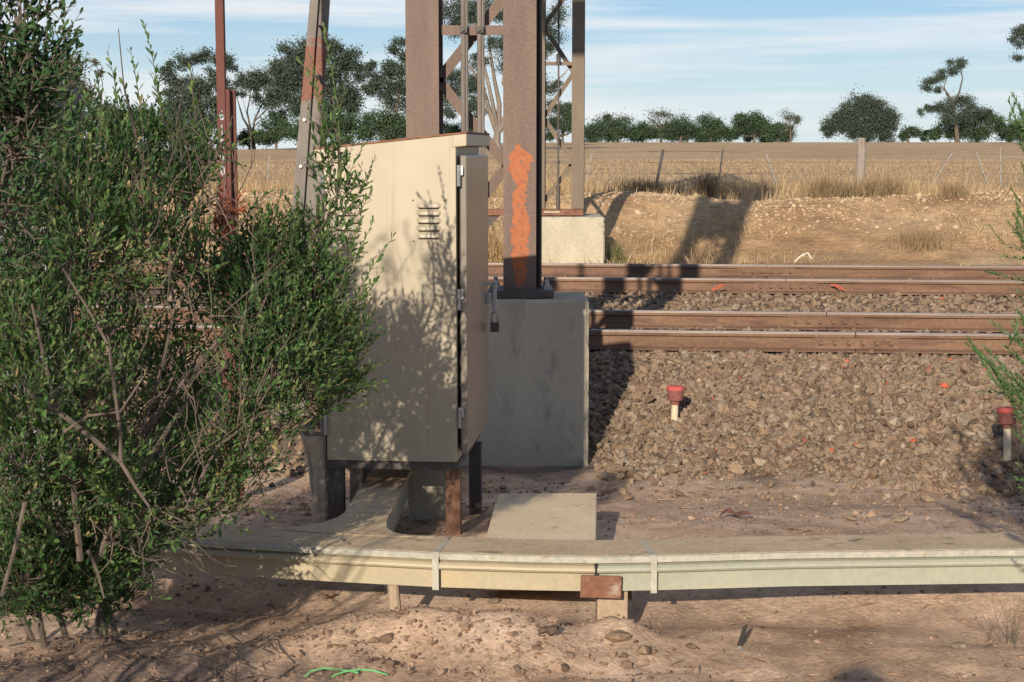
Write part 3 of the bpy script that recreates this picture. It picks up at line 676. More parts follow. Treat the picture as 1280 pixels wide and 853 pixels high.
MB().tube([(TX - .07, TY - .08, .94), (TX - .07, TY - .08, GTOP)], .011, 6).tube([(TX - .07, TY - .08, fz(262)), (TX - .07, TY - .08, fz(232))], .026, 6).tube([(TX - .07, TY - .08, fz(82)), (TX - .07, TY - .08, fz(68))], .03, 6).build('signal_rod', m_darksteel, gan)
# lattice beam high over the tracks, and the landing on the near tower (out of the frame: they throw the shadows)
for z in (6.25, 7.5):
    for s_ in (-.26, .26): MB().bar((s_, .1, z), (TX - .065 + s_, TY, z), .1, .1, (0, 0, 1)).build('chord', m_brownsteel, gan)
for k in range(12):
    f0, f1 = k / 12, (k + 1) / 12
    for s_ in (-.26, .26):
        za, zb = (6.25, 7.5) if k % 2 else (7.5, 6.25)
        MB().bar((s_ + (TX - .065) * f0, .1 + (TY - .1) * f0, za), (s_ + (TX - .065) * f1, .1 + (TY - .1) * f1, zb), .06, .06, (1, 0, 0)).build('lattice_bar', m_brownsteel, gan)
MB().box((0, -.02, 5.42), (.74, .34, .85)).build('cable_box', m_brownsteel, gan, .01)
MB().box((-.75, -.05, 6.93), (2.3, .8, .07)).box((-.75, -.43, 7.14), (2.3, .012, .30)).box((-.75, .33, 7.14), (2.3, .012, .30)).build('landing', m_brownsteel, gan)
for z in (7.55, 7.9): MB().bar((-1.9, -.43, z), (.4, -.43, z), .06, .04).bar((-1.9, .33, z), (.4, .33, z), .06, .04).build('handrail', m_brownsteel, gan)
for hx in (-1.88, -1.1, -.3, .38): MB().box((hx, -.43, 7.4), (.05, .05, 1.0)).box((hx, .33, 7.4), (.05, .05, 1.0)).build('handrail_post', m_brownsteel, gan)

# ================================================================== cable trough
trough = thing('cable_trough', 'long raised cream cable trough with lids crossing the foreground', 'cable trough', (.31, 6.0, 0))
tinv = Matrix.Translation(trough.location).inverted()
def tput(o): o.parent = trough; o.matrix_parent_inverse = tinv; return o
FR = [(-3.4, 6.75), (-2.2, 6.40), (-1.5, 6.235), (-1.05, 6.125), (-.65, 6.035), (-.28, 5.962), (.08, 5.918), (.31, 5.905), (.52, 5.918), (1.05, 5.975), (1.85, 6.015), (4.8, 6.12)]
def frp(x):
    for (a, b), (c, d) in zip(FR[:-1], FR[1:]):
        if a <= x <= c: return (x, b + (d - b) * (x - a) / (c - a))
def path(xa, xb): return [frp(xa)] + [p for p in FR if xa + .01 < p[0] < xb - .01] + [frp(xb)]
BODY = [(.008, .072), (.008, .140), (-.006, .1425), (-.018, .147), (-.023, .155), (-.021, .164), (-.012, .1715), (.004, .176), (.008, .178), (.008, .186), (.244, .186), (.244, .072)]
LID = [(-.010, .182), (-.010, .198), (-.006, .203), (.002, .205), (.25, .205), (.257, .197), (.257, .170), (.249, .170), (.249, .188), (.001, .188), (.001, .182)]
def sweep(name, xa, xb, prof, mat): return tput(MB().sweep(path(xa, xb), prof).build(name, mat))
b1 = sweep('trough_body', -3.4, .306, BODY, m_troughy); b1['label'] = 'yellowish cream trough body on the left'
b2 = sweep('trough_body', .312, 4.8, BODY, m_troughg); b2['label'] = 'greenish cream trough body on the right'
tput(MB().box((.309, 5.896, .158), (.012, .02, .040)).build('joint_gap', m_dark))
LIDTOP = [(0.004, .2052), (.249, .2052), (.249, .2066), (.004, .2066)]
for xa, xb in ((-3.4, -1.55), (-1.546, -.282), (-.278, .518), (.522, 2.35), (2.354, 4.8)):
    l_ = sweep('lid', xa, xb, LID, m_lip)
    t_ = MB().sweep(path(xa, xb), LIDTOP).build('lid_face', m_lid); t_.parent = l_; t_.matrix_parent_inverse = Matrix.Identity(4)
for xc in (-.28, .52):
    pr = [(-.0255, .07), (-.0255, .190), (-.0155, .200), (-.005, .2085), (.255, .2085), (.262, .199), (.262, .17), (.2595, .17), (.2595, .197), (.2530, .2068), (-.003, .2068), (-.0145, .197), (-.0235, .189), (-.0235, .07)]
    sweep('strap', xc - .011, xc + .011, pr, m_lip)
# the branch that turns under the cabinet
def rp(x, o=.25): p = frp(x); return (p[0], p[1] + o)
OUT = [(-.90, rp(-.9, .22)[1]), (-.60, rp(-.6, .20)[1]), (-.30, rp(-.3, .22)[1]), (-.29, rp(-.29, .252)[1]), (-.36, 6.215), (-.424, 6.235), (-.47, 6.285), (-.495, 6.345), (-.505, 6.47)]
OUTL = [(-.69, 6.62), (-.71, 6.53), (-.76, 6.44), (-.83, 6.385), (-.90, 6.355)]
def xr(y): return -.505 + (y - 6.47) * .03
def xl(y): return -.69 + (y - 6.62) * .035
def plate(out, z0, z1, name, mat): return tput(MB().prism([(p[0], p[1], z0) for p in out], (0, 0, z1 - z0)).build(name, mat))
plate(OUT + [(xr(6.62), 6.62)] + OUTL, .2078, .2098, 'curved_lid', m_lid)
for a, b in ((6.624, 7.05), (7.054, 7.55), (7.554, 8.3)):
    plate([(xr(a), a), (xr(b), b), (xl(b), b), (xl(a), a)], .188, .2095, 'lid', m_lid)
ib = .012
plate([(p[0] - (ib if i > 2 else 0), p[1] + (ib if i > 3 else 0)) for i, p in enumerate(OUT)] + [(xr(8.3) - ib, 8.3), (xl(8.3) + ib, 8.3)] + [(p[0] + ib, p[1] + .002) for p in OUTL], .074, .187, 'trough_body', m_troughg)
tput(MB().box((.327, 5.888, .096), (.150, .010, .084), Matrix.Rotation(R(1.5), 3, 'Y')).build('rusty_plate', m_plate, None, .002))
# supports
def stake(label, px, py, w, h, Y, mat, name='timber_stake', rnd=True, lean=0):
    b = at(px, py, Y); g = gzf(b.x, Y)
    mb = MB()
    if rnd: mb.tube([(0, 0, -.15), (lean * .5, 0, h * .5), (lean, 0, h)], [w / 2, w / 2, w / 2 * .95], 10)
    o = mb.build(name, mat, None, loc=(b.x, Y, g)); return tag(o, label, 'stake')
g0 = gzf(-.435, 6.02)
stake('short round timber stake under the yellowish trough', 495, 765, .046, .071 - g0, 6.02, m_stake, lean=-.01)
sb = MB().box((.375, 6.02, -.06), (.115, .13, .258)).build('support_block', m_stake, None, .008); tag(sb, 'squat earth coloured block propping the trough behind the rusty plate', 'support block')
bk = MB().box((.445, 6.10, .02), (.02, .05, .05)).build('bracket', m_rust); bk.parent = sb

# ================================================================== stumps and marker posts
def log_stump():
    t = thing('hollow_stump', 'weathered hollow timber stump with a flared top left of the cabinet legs', 'stump', (-.835, 7.18, -.02))
    mb = MB(); n = 14; rings = [(-.1, .055, .0, 0), (.12, .056, -.005, .01), (.30, .064, -.015, 0), (.42, .078, -.028, 0), (.475, .088, -.036, 0)]
    vs = []; fs = []
    for (z, r, ox, _) in rings:
        for k in range(n):
            a = 2 * math.pi * k / n; q = r * (1 + .16 * math.sin(a * 3 + 1) + .07 * math.sin(a * 7))
            vs.append((ox + q * math.cos(a), q * math.sin(a) * .9, z + (.02 * math.sin(a * 2 + 2) - (.03 if math.cos(a) > .3 else 0) if z > .4 else 0)))
    m = len(rings)
    for (z, s_) in ((.46, .72), (.36, .6)):
        for k in range(n):
            p = vs[(m - 1) * n + k]; vs.append((-.036 + (p[0] + .036) * s_, p[1] * s_, z))
    m += 2
    for i in range(m - 1):
        for k in range(n): fs.append((i * n + k, i * n + (k + 1) % n, (i + 1) * n + (k + 1) % n, (i + 1) * n + k))
    fs.append(tuple((m - 1) * n + k for k in range(n)))
    MB().add(vs, fs).build('wood', m_wood, t)
    MB().add([(-.036 + .052 * math.cos(2 * math.pi * k / 10), .045 * math.sin(2 * math.pi * k / 10), .425) for k in range(10)] + [(-.036 + .052 * math.cos(2 * math.pi * k / 10), .045 * math.sin(2 * math.pi * k / 10), .44) for k in range(10)],
             [tuple(range(9, -1, -1)), tuple(range(10, 20))] + [(k, (k + 1) % 10, 10 + (k + 1) % 10, 10 + k) for k in range(10)]).build('rotten_core', m_wooddark, t)
log_stump()
sp = MB().hexa([(-.035, -.03, -.1), (.035, -.03, -.1), (.03, .03, -.1), (-.03, .03, -.1), (-.03, -.025, .30), (.028, -.025, .34), (.025, .025, .34), (-.025, .025, .30)]).build('timber_offcut', m_wood, None, .006, loc=(-.705, 7.32, -.02))
tag(sp, 'short split grey timber offcut between the hollow stump and the trough branch', 'timber offcut')
def marker(label, px, py, top_py, lean):
    g = atg(px, py); Y = g.y
    zt_ = at(px, top_py, Y).z; h = zt_ - g.z
    t = thing('marker_post', label, 'marker post', g, 0, 'red capped marker posts'); t.rotation_euler = (R(-2), R(lean), 0)
    MB().tube([(0, 0, -.2), (0, 0, h - .085)], .0225, 14).build('pipe', m_pipe, t, smooth=False)
    MB().tube([(0, 0, h - .125), (0, 0, h - .095)], [.028, .032], 14).tube([(0, 0, h - .096), (0, 0, h - .03)], [.050, .056], 18).build('cap_body', m_capbase, t)
    MB().tube([(0, 0, h - .031), (0, 0, h - .012), (0, 0, h - .004)], [.058, .0585, .052], 18).build('cap_top', m_redcap, t)
marker('red capped pale pipe marker standing alone in the ballast', 843, 528, 482, 1.5)
marker('red capped pale pipe marker beside the green shrub at the right edge', 1259, 578, 509, -1.5)

lg = thing('log', 'short weathered grey log lying under the foot of the big shrub', 'log', atg(38, 752) + Vector((0, 0, .035)), .35)
MB().tube([(-.16, 0, 0), (-.08, .01, .008), (.02, 0, .004), (.13, -.012, -.004)], [.052, .056, .05, .044], 12).tube([(.0, 0, .03), (.03, -.03, .085), (.05, -.05, .11)], [.016, .011, .006], 6).build('wood', m_wood, lg)
# ================================================================== poles
rp_ = thing('rail_post', 'tall red brown steel post with white painted numbers beside the shrub', 'post', (-1.489, 8.5, 0))
MB().box((0, 0, 2.0), (.043, .05, 4.2)).build('post', m_redpole, rp_, .002)
zs = at(290, 112, 8.5).z
MB().box((.034, .0, zs / 2 - .1), (.020, .05, zs + .2)).box((.054, .03, zs / 2 - .1), (.026, .02, zs + .2)).build('spliced_rail', m_redpole, rp_, .002)
for ch, py in (('6', 145), ('1', 163), ('5', 181), ('9', 199), ('0', 214)):
    cu = bpy.data.curves.new('digit', 'FONT'); cu.body = ch; cu.size = .070; cu.extrude = .0006; cu.align_x = 'CENTER'; cu.align_y = 'CENTER'; cu.offset = .0008
    tmp = bpy.data.objects.new('tmp', cu); COL.objects.link(tmp)
    dg = bpy.context.evaluated_depsgraph_get(); me = bpy.data.meshes.new_from_object(tmp.evaluated_get(dg)); bpy.data.objects.remove(tmp)
    me.materials.clear()
    o = link('painted_number', me, m_white, rp_, (.002, -.0262, at(283, py, 8.475).z), (math.pi / 2, R(random.uniform(-6, 6)), 0)); o.scale = (.72, 1, 1)
lp = thing('leaning_pole', 'leaning grey steel pole with rust patches behind the shrub', 'pole', at(352, 517, 10.0))
linv = Matrix.Translation(lp.location).inverted()
def lput(o): o.parent = lp; o.matrix_parent_inverse = linv; return o
def px_hex(Y0, Y1, quad, name, mat):
    a = [at(x, y, Y0) for x, y in quad]; b = [p + Vector((0, Y1 - Y0, 0)) for p in a]
    return lput(MB().hexa([a[0], a[1], b[1], b[0], a[3], a[2], b[2], b[3]]).build(name, mat, None, .003))
px_hex(10.0, 10.06, [(341.5, 520), (361, 520), (406.5, -120), (398, -120)], 'front_angle', m_polerust)
px_hex(10.03, 10.09, [(362, 520), (380, 520), (418.5, -120), (407.5, -120)], 'back_angle', m_polerust)
for hx, hy in ((404, 33), (398, 93), (392, 152), (386, 206), (409, -25)):
    a, b, c = at(hx - 5, hy, 9.995), at(hx + 1, hy + 2, 9.995), at(hx + 5.5, hy + 12, 9.995)
    lput(MB().bar(a, b, .014, .05).bar(b, c, .019, .05).build('joggle_shadow_bar', m_darksteel))  # dark bars drawn in for the shadow lines of the pole's joggles
for hx, hy in ((380.5, 150), (376, 208), (371.5, 262)):
    a = at(hx, hy, 9.995); lput(MB().tube([a, a + Vector((0, -.012, 0))], .011, 6).build('bolt', m_galv))
# pale hut seen through the tall shrub
hb = at(30, 95, 8.6)
hut = thing('pale_locker', 'pale shaded metal locker almost hidden by the tall shrub at left', 'locker', (hb.x, 8.9, 0))
MB().box((-.05, .0, .95), (.25, .5, 2.1)).build('body', m_shadehut, hut, .01)
MB().prism([(-.19, -.29, 1.98), (.11, -.29, 1.98), (.13, -.29, 1.80), (.145, -.29, 1.82), (.14, -.29, 2.0), (.10, -.29, 2.05), (-.19, -.29, 2.06)], (0, .58, 0)).build('hood', m_darksteel, hut, .004)

# ================================================================== fence
fence = thing('wire_fence', 'old wire farm fence with one thick timber post along the paddock', 'fence', (0, 30, 1.0))
finv = Matrix.Translation(fence.location).inverted()
def fput(o): o.parent = fence; o.matrix_parent_inverse = finv; return o
FY = 30.0
b = at(1075, 236, FY); tp = at(1075, 173, FY)
gb = gzf(b.x, FY)
mb = MB(); mb.tube([(b.x, FY, gb - .2), (b.x, FY, gb + .3), (b.x + .01, FY, tp.z - .2), (b.x, FY, tp.z)], [.095, .092, .085, .078], 10)
po = fput(mb.build('post', m_post)); po['label'] = 'thick weathered timber strainer post'
MB().tube([(b.x, FY, tp.z - .02), (b.x, FY, tp.z + .004)], .081, 10).build('pale_post_top', m_paledropper, po).matrix_parent_inverse = Matrix.Identity(4)
for (xa, ya, xb, yb, mm) in ((740, 190, 731, 228, m_paledropper), (829, 187, 819, 234, m_dropper), (904, 185, 897, 232, m_paledropper), (956, 188, 971, 224, m_paledropper), (1190, 191, 1167, 222, m_paledropper),
                             (1219, 188, 1240, 238, m_paledropper), (1250, 184, 1251, 226, m_paledropper), (337, 195, 333, 242, m_paledropper), (520, 190, 518, 240, m_paledropper), (100, 190, 97, 240, m_dropper), (1350, 186, 1352, 236, m_dropper)):
    fput(MB().bar(at(xb, yb + 6, FY), at(xa, ya, FY), .055 if mm is m_dropper else .022, .02).build('dropper', mm))
for py in (190, 203.5, 217, 229):
    pts = [];
    for k in range(-14, 16): pts.append((k * 1.0, FY - .02, at(800, py, FY).z + .012 * math.sin(k * 2.1 + py)))
    fput(MB().tube(pts, .0055, 4).build('wire', m_wire))

# ================================================================== foliage tools
LEAF2 = np.array([[0, 0, 0], [.30, .36, .10], [.68, .50, .12], [1, 0, -.04], [.68, -.50, .12], [.30, -.36, .10]])
LEAF2F = np.array([[0, 3, 2, 1], [0, 5, 4, 3]])
def leaf_mesh(name, P, D, S, Ln, Wd, mat, parent, rnd):
    """P base, D direction, S sideways (n,3); Ln, Wd (n,)"""
    D = D / np.linalg.norm(D, axis=1)[:, None]; S = S - D * np.sum(S * D, 1)[:, None]; S /= np.linalg.norm(S, axis=1)[:, None] + 1e-9
    Nn = np.cross(D, S); n = len(P)
    V = P[:, None] + D[:, None] * (LEAF2[None, :, 0:1] * Ln[:, None, None]) + S[:, None] * (LEAF2[None, :, 1:2] * Wd[:, None, None]) + Nn[:, None] * (LEAF2[None, :, 2:3] * Wd[:, None, None])
    Fc = (LEAF2F[None] + (np.arange(n) * 6)[:, None, None]).reshape(-1, 4)
    return np_mesh(name, V.reshape(-1, 3), Fc, mat, parent, np.repeat(rnd, 2))
class Shrub:
    def __init__(s, seed): s.P = []; s.D = []; s.S = []; s.L = []; s.W = []; s.R = []; s.wood = MB(); s.r = np.random.default_rng(seed)
    def sprig(s, pts, r0=.0025, leaf=.026, gap=.011, width=.36, t0=.05, tone=0, spread=.8, wood=True):
        pts = np.array([tuple(p) for p in pts], float); seg = np.linalg.norm(np.diff(pts, axis=0), axis=1); cum = np.concatenate([[0], np.cumsum(seg)]); tot = cum[-1]
        n = max(3, int(tot * (1 - t0) / gap)); d = t0 * tot + (np.arange(n) + s.r.uniform(-.3, .3, n)) * (tot * (1 - t0) / n); d = np.clip(d, 0, tot)
        P = np.stack([np.interp(d, cum, pts[:, k]) for k in range(3)], 1)
        i = np.clip(np.searchsorted(cum, d) - 1, 0, len(seg) - 1); T = (pts[1:] - pts[:-1])[i] / (seg[i][:, None] + 1e-9)
        a = np.arange(n) * 2.4 + s.r.uniform(0, 6.28) + s.r.normal(0, .35, n)
        ref = np.where(np.abs(T[:, 2:3]) > .9, np.array([[1., 0, 0]]), np.array([[0., 0, 1]]))
        U = np.cross(T, ref); U /= np.linalg.norm(U, axis=1)[:, None] + 1e-9; Vv = np.cross(T, U)
        rad = U * np.cos(a)[:, None] + Vv * np.sin(a)[:, None]
        sp_ = spread * (1.05 - .55 * (d / tot))[:, None]
        D = T * .8 + rad * sp_ + s.r.normal(0, .12, (n, 3)) + np.array([0, 0, .12])
        s.P.append(P); s.D.append(D); s.S.append(np.cross(D, rad) + s.r.normal(0, .12, (n, 3)))
        fall = np.clip(1.25 - .55 * (d / tot), .5, 1.05)
        s.L.append(leaf * fall * s.r.uniform(.55, 1.3, n)); s.W.append(leaf * width * fall * s.r.uniform(.8, 1.2, n))
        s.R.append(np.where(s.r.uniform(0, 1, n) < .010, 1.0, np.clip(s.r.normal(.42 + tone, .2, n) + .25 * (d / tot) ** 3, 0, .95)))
        if wood: s.wood.tube(pts, [r0 * (1 - .7 * c / tot) for c in cum], 4, False)
    def limb(s, pts, r0, r1, n=5):
        m = len(pts); s.wood.tube(pts, [r0 + (r1 - r0) * i / (m - 1) for i in range(m)], n, False)
    def curve(s, a, b, bow, k=5):
        a = Vector(a); b = Vector(b); c = (a + b) / 2 + Vector(bow); o = []
        for i in range(k + 1):
            t = i / k; p = a * (1 - t) ** 2 + c * 2 * t * (1 - t) + b * t * t
            if 0 < i < k: p = p + Vector(s.r.normal(0, .012 * (b - a).length + .003, 3))
            o.append(p)
        return o
    def clump(s, c, r, ntw, leaf=.026, base=None, tone=0, up=.65, length=(.08, .16), gap=.0115, flat=.9, width=.36):
        c = Vector(c)
        if base is not None:
            d = c - Vector(base); s.limb(s.curve(base, c, (s.r.normal(0, .06), s.r.normal(0, .06), .10 * d.length), 6), .0022 + .0024 * d.length, .0018)
        for k in range(ntw):
            v = s.r.normal(size=3); v /= np.linalg.norm(v); q = v * r * s.r.uniform(.1, 1) ** .5; q[1] *= flat
            p0 = c + Vector(q)
            d = Vector(v) * .65 + Vector((0, 0, up)) + Vector(s.r.normal(0, .38, 3)); d.normalize()
            l = s.r.uniform(*length)
            p1 = p0 + d * l * .55 + Vector(s.r.normal(0, .012, 3)); p2 = p0 + d * l + Vector((0, 0, .02)) + Vector(s.r.normal(0, .012, 3))
            s.sprig([p0, p1, p2], .0016, leaf * s.r.uniform(.8, 1.15), gap, width, .05, tone + s.r.normal(0, .17))
            if k % 3 == 0: s.limb(s.curve(c + Vector(q) * .15 - Vector((0, 0, r * .5)), p0, s.r.normal(0, .02, 3), 3), .0024, .0014, 4)
    def finish(s, parent, leafmat, woodmat, leafname='foliage', woodname='stems'):
        sub = tag(leaf_mesh(leafname, np.concatenate(s.P), np.concatenate(s.D), np.concatenate(s.S), np.concatenate(s.L), np.concatenate(s.W), leafmat, parent, np.concatenate(s.R)), kind='stuff')
        w = s.wood.build(woodname, woodmat, parent)
        return sub

# ================================================================== main shrub
main = thing('shrub', 'big bushy green shrub with many bare twigs covering the left of the cabinet', 'shrub', (-1.65, 5.45, -.02))
main_inv = Matrix.Translation(main.location).inverted()
S = Shrub(5)
bases = [Vector((-1.60 + dx, 5.75 + dy, gzf(-1.60 + dx, 5.75 + dy) - .02)) for dx, dy in ((0, 0), (.12, .05), (-.14, .05), (.2, -.08), (-.05, -.12), (.05, .15))]
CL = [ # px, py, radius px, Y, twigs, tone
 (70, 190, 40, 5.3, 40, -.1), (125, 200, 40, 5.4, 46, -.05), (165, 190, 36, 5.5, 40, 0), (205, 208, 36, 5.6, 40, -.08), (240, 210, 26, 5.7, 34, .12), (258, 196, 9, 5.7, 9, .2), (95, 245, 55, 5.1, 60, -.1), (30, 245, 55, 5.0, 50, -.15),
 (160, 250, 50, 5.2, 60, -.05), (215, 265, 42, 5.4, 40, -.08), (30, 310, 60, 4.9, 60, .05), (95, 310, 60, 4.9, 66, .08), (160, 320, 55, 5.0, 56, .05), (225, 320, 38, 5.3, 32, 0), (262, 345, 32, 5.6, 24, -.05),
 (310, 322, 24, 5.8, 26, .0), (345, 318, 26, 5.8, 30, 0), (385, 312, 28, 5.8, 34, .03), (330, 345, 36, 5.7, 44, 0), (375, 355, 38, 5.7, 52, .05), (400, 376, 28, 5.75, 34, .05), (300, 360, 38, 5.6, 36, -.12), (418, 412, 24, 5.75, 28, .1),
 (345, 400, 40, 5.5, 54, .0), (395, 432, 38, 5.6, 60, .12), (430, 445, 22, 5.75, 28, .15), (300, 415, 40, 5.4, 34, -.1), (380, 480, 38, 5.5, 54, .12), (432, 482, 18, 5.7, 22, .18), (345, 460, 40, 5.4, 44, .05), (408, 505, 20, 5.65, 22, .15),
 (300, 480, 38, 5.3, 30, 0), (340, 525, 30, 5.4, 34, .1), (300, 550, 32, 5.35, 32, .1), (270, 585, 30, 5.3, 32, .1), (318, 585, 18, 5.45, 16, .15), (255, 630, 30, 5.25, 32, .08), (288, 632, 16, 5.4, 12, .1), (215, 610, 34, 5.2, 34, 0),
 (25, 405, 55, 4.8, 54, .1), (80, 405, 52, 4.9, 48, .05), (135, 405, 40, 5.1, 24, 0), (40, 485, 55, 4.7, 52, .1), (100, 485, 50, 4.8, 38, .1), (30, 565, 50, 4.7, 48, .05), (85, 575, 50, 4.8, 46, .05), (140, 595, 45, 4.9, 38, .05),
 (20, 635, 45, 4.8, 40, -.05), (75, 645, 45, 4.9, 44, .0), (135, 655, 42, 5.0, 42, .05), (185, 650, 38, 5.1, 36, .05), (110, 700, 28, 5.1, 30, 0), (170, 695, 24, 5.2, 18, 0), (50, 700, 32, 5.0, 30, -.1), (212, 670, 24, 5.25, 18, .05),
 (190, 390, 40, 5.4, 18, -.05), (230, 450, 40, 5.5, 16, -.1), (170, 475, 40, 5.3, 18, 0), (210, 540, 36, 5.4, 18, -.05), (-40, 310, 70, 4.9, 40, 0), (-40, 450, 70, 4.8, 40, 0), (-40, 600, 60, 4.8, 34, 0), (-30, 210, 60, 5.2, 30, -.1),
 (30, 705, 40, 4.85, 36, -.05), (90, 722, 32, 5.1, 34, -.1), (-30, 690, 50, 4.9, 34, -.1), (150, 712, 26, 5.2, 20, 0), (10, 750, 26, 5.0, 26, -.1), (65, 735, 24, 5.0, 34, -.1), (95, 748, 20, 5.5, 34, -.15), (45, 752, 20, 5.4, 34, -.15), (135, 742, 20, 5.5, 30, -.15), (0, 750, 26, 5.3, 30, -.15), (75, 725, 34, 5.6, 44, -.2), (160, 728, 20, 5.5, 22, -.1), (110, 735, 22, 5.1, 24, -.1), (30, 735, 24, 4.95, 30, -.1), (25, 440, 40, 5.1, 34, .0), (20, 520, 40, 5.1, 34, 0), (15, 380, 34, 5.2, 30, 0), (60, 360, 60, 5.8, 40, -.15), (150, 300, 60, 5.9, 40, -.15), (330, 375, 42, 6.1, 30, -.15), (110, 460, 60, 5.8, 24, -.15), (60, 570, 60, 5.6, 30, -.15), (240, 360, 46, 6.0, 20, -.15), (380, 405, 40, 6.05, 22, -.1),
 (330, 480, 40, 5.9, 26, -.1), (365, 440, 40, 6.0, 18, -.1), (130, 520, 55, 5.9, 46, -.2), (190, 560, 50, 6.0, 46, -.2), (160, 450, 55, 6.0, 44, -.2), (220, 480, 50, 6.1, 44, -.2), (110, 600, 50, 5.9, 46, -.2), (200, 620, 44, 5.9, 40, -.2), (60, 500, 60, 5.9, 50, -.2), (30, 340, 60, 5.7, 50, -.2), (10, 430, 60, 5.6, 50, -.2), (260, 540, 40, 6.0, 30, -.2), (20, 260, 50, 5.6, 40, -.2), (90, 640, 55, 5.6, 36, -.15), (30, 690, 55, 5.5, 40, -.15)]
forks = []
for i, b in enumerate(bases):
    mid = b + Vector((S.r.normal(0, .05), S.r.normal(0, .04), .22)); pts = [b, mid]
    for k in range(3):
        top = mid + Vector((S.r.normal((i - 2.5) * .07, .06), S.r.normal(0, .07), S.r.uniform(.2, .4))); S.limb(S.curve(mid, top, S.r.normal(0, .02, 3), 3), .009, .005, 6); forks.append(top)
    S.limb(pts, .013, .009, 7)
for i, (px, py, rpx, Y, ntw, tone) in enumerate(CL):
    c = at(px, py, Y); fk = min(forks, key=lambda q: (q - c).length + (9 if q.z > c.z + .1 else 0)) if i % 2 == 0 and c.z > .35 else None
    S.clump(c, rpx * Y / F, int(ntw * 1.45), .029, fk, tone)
# single sprigs that stand out against the sky and the cabinet
def pxs(pts): return [at(x, y, Y) for x, y, Y in pts]
SPR = [[(205, 160, 5.5), (196, 100, 5.5), (188, 60, 5.5), (179, 26, 5.5)], [(180, 165, 5.5), (172, 110, 5.5), (163, 60, 5.5)], [(150, 150, 5.4), (143, 100, 5.4), (134, 62, 5.4)], [(128, 150, 5.3), (124, 115, 5.3), (120, 88, 5.3)],
       [(215, 170, 5.6), (200, 130, 5.6), (190, 95, 5.6)], [(245, 150, 5.7), (240, 110, 5.7), (238, 80, 5.7)], [(170, 160, 5.5), (160, 125, 5.5), (152, 98, 5.5)],
       [(420, 250, 5.68), (425, 190, 5.68), (422, 130, 5.68), (412, 75, 5.68), (404, 32, 5.68)], [(412, 230, 5.68), (418, 160, 5.68), (432, 110, 5.68)], [(420, 200, 5.68), (402, 130, 5.68), (382, 85, 5.68), (370, 75, 5.68)], [(405, 180, 5.68), (398, 120, 5.68), (388, 70, 5.68)],
       [(408, 210, 5.68), (392, 165, 5.68), (384, 125, 5.68)], [(425, 260, 5.68), (440, 210, 5.68), (455, 180, 5.68)], [(430, 270, 5.68), (452, 235, 5.68), (470, 195, 5.68)], [(420, 290, 5.68), (436, 250, 5.68), (446, 215, 5.68)],
       [(400, 290, 5.68), (424, 240, 5.68), (430, 190, 5.68)], [(405, 270, 5.68), (412, 230, 5.68), (410, 180, 5.68)], [(430, 290, 5.68), (450, 265, 5.68), (466, 236, 5.68)],
       [(440, 385, 5.68), (462, 340, 5.68), (478, 315, 5.68), (494, 292, 5.68)], [(430, 370, 5.68), (446, 325, 5.68), (460, 290, 5.68), (468, 275, 5.68)], [(435, 380, 5.68), (455, 365, 5.68), (482, 335, 5.68)], [(425, 360, 5.68), (440, 310, 5.68), (452, 270, 5.68)],
       [(420, 400, 5.68), (445, 385, 5.68), (470, 352, 5.68)], [(410, 490, 5.7), (440, 478, 5.7), (467, 462, 5.7)], [(390, 520, 5.6), (420, 510, 5.6), (446, 490, 5.6)], [(440, 330, 5.68), (436, 300, 5.68), (428, 262, 5.68)],
       [(330, 300, 5.8), (322, 262, 5.8), (318, 240, 5.8)], [(300, 290, 5.8), (312, 262, 5.8), (338, 238, 5.8)], [(350, 285, 5.8), (345, 262, 5.8), (352, 240, 5.8)], [(60, 300, 4.9), (64, 262, 4.9), (70, 225, 4.9)], [(30, 640, 4.8), (10, 660, 4.8), (4, 690, 4.8)]]
for p in SPR: S.sprig(pxs(p), .0026, .036, .0135, .33, .02, .14, .75)
for cx, cy, rr, n_ in ((420, 232, 20, 20), (432, 255, 18, 10), (408, 200, 14, 12), (415, 160, 9, 7), (425, 300, 22, 10)): S.clump(at(cx, cy, 5.68), rr * 5.68 / F, n_, .028, None, .05, .6, (.05, .10))
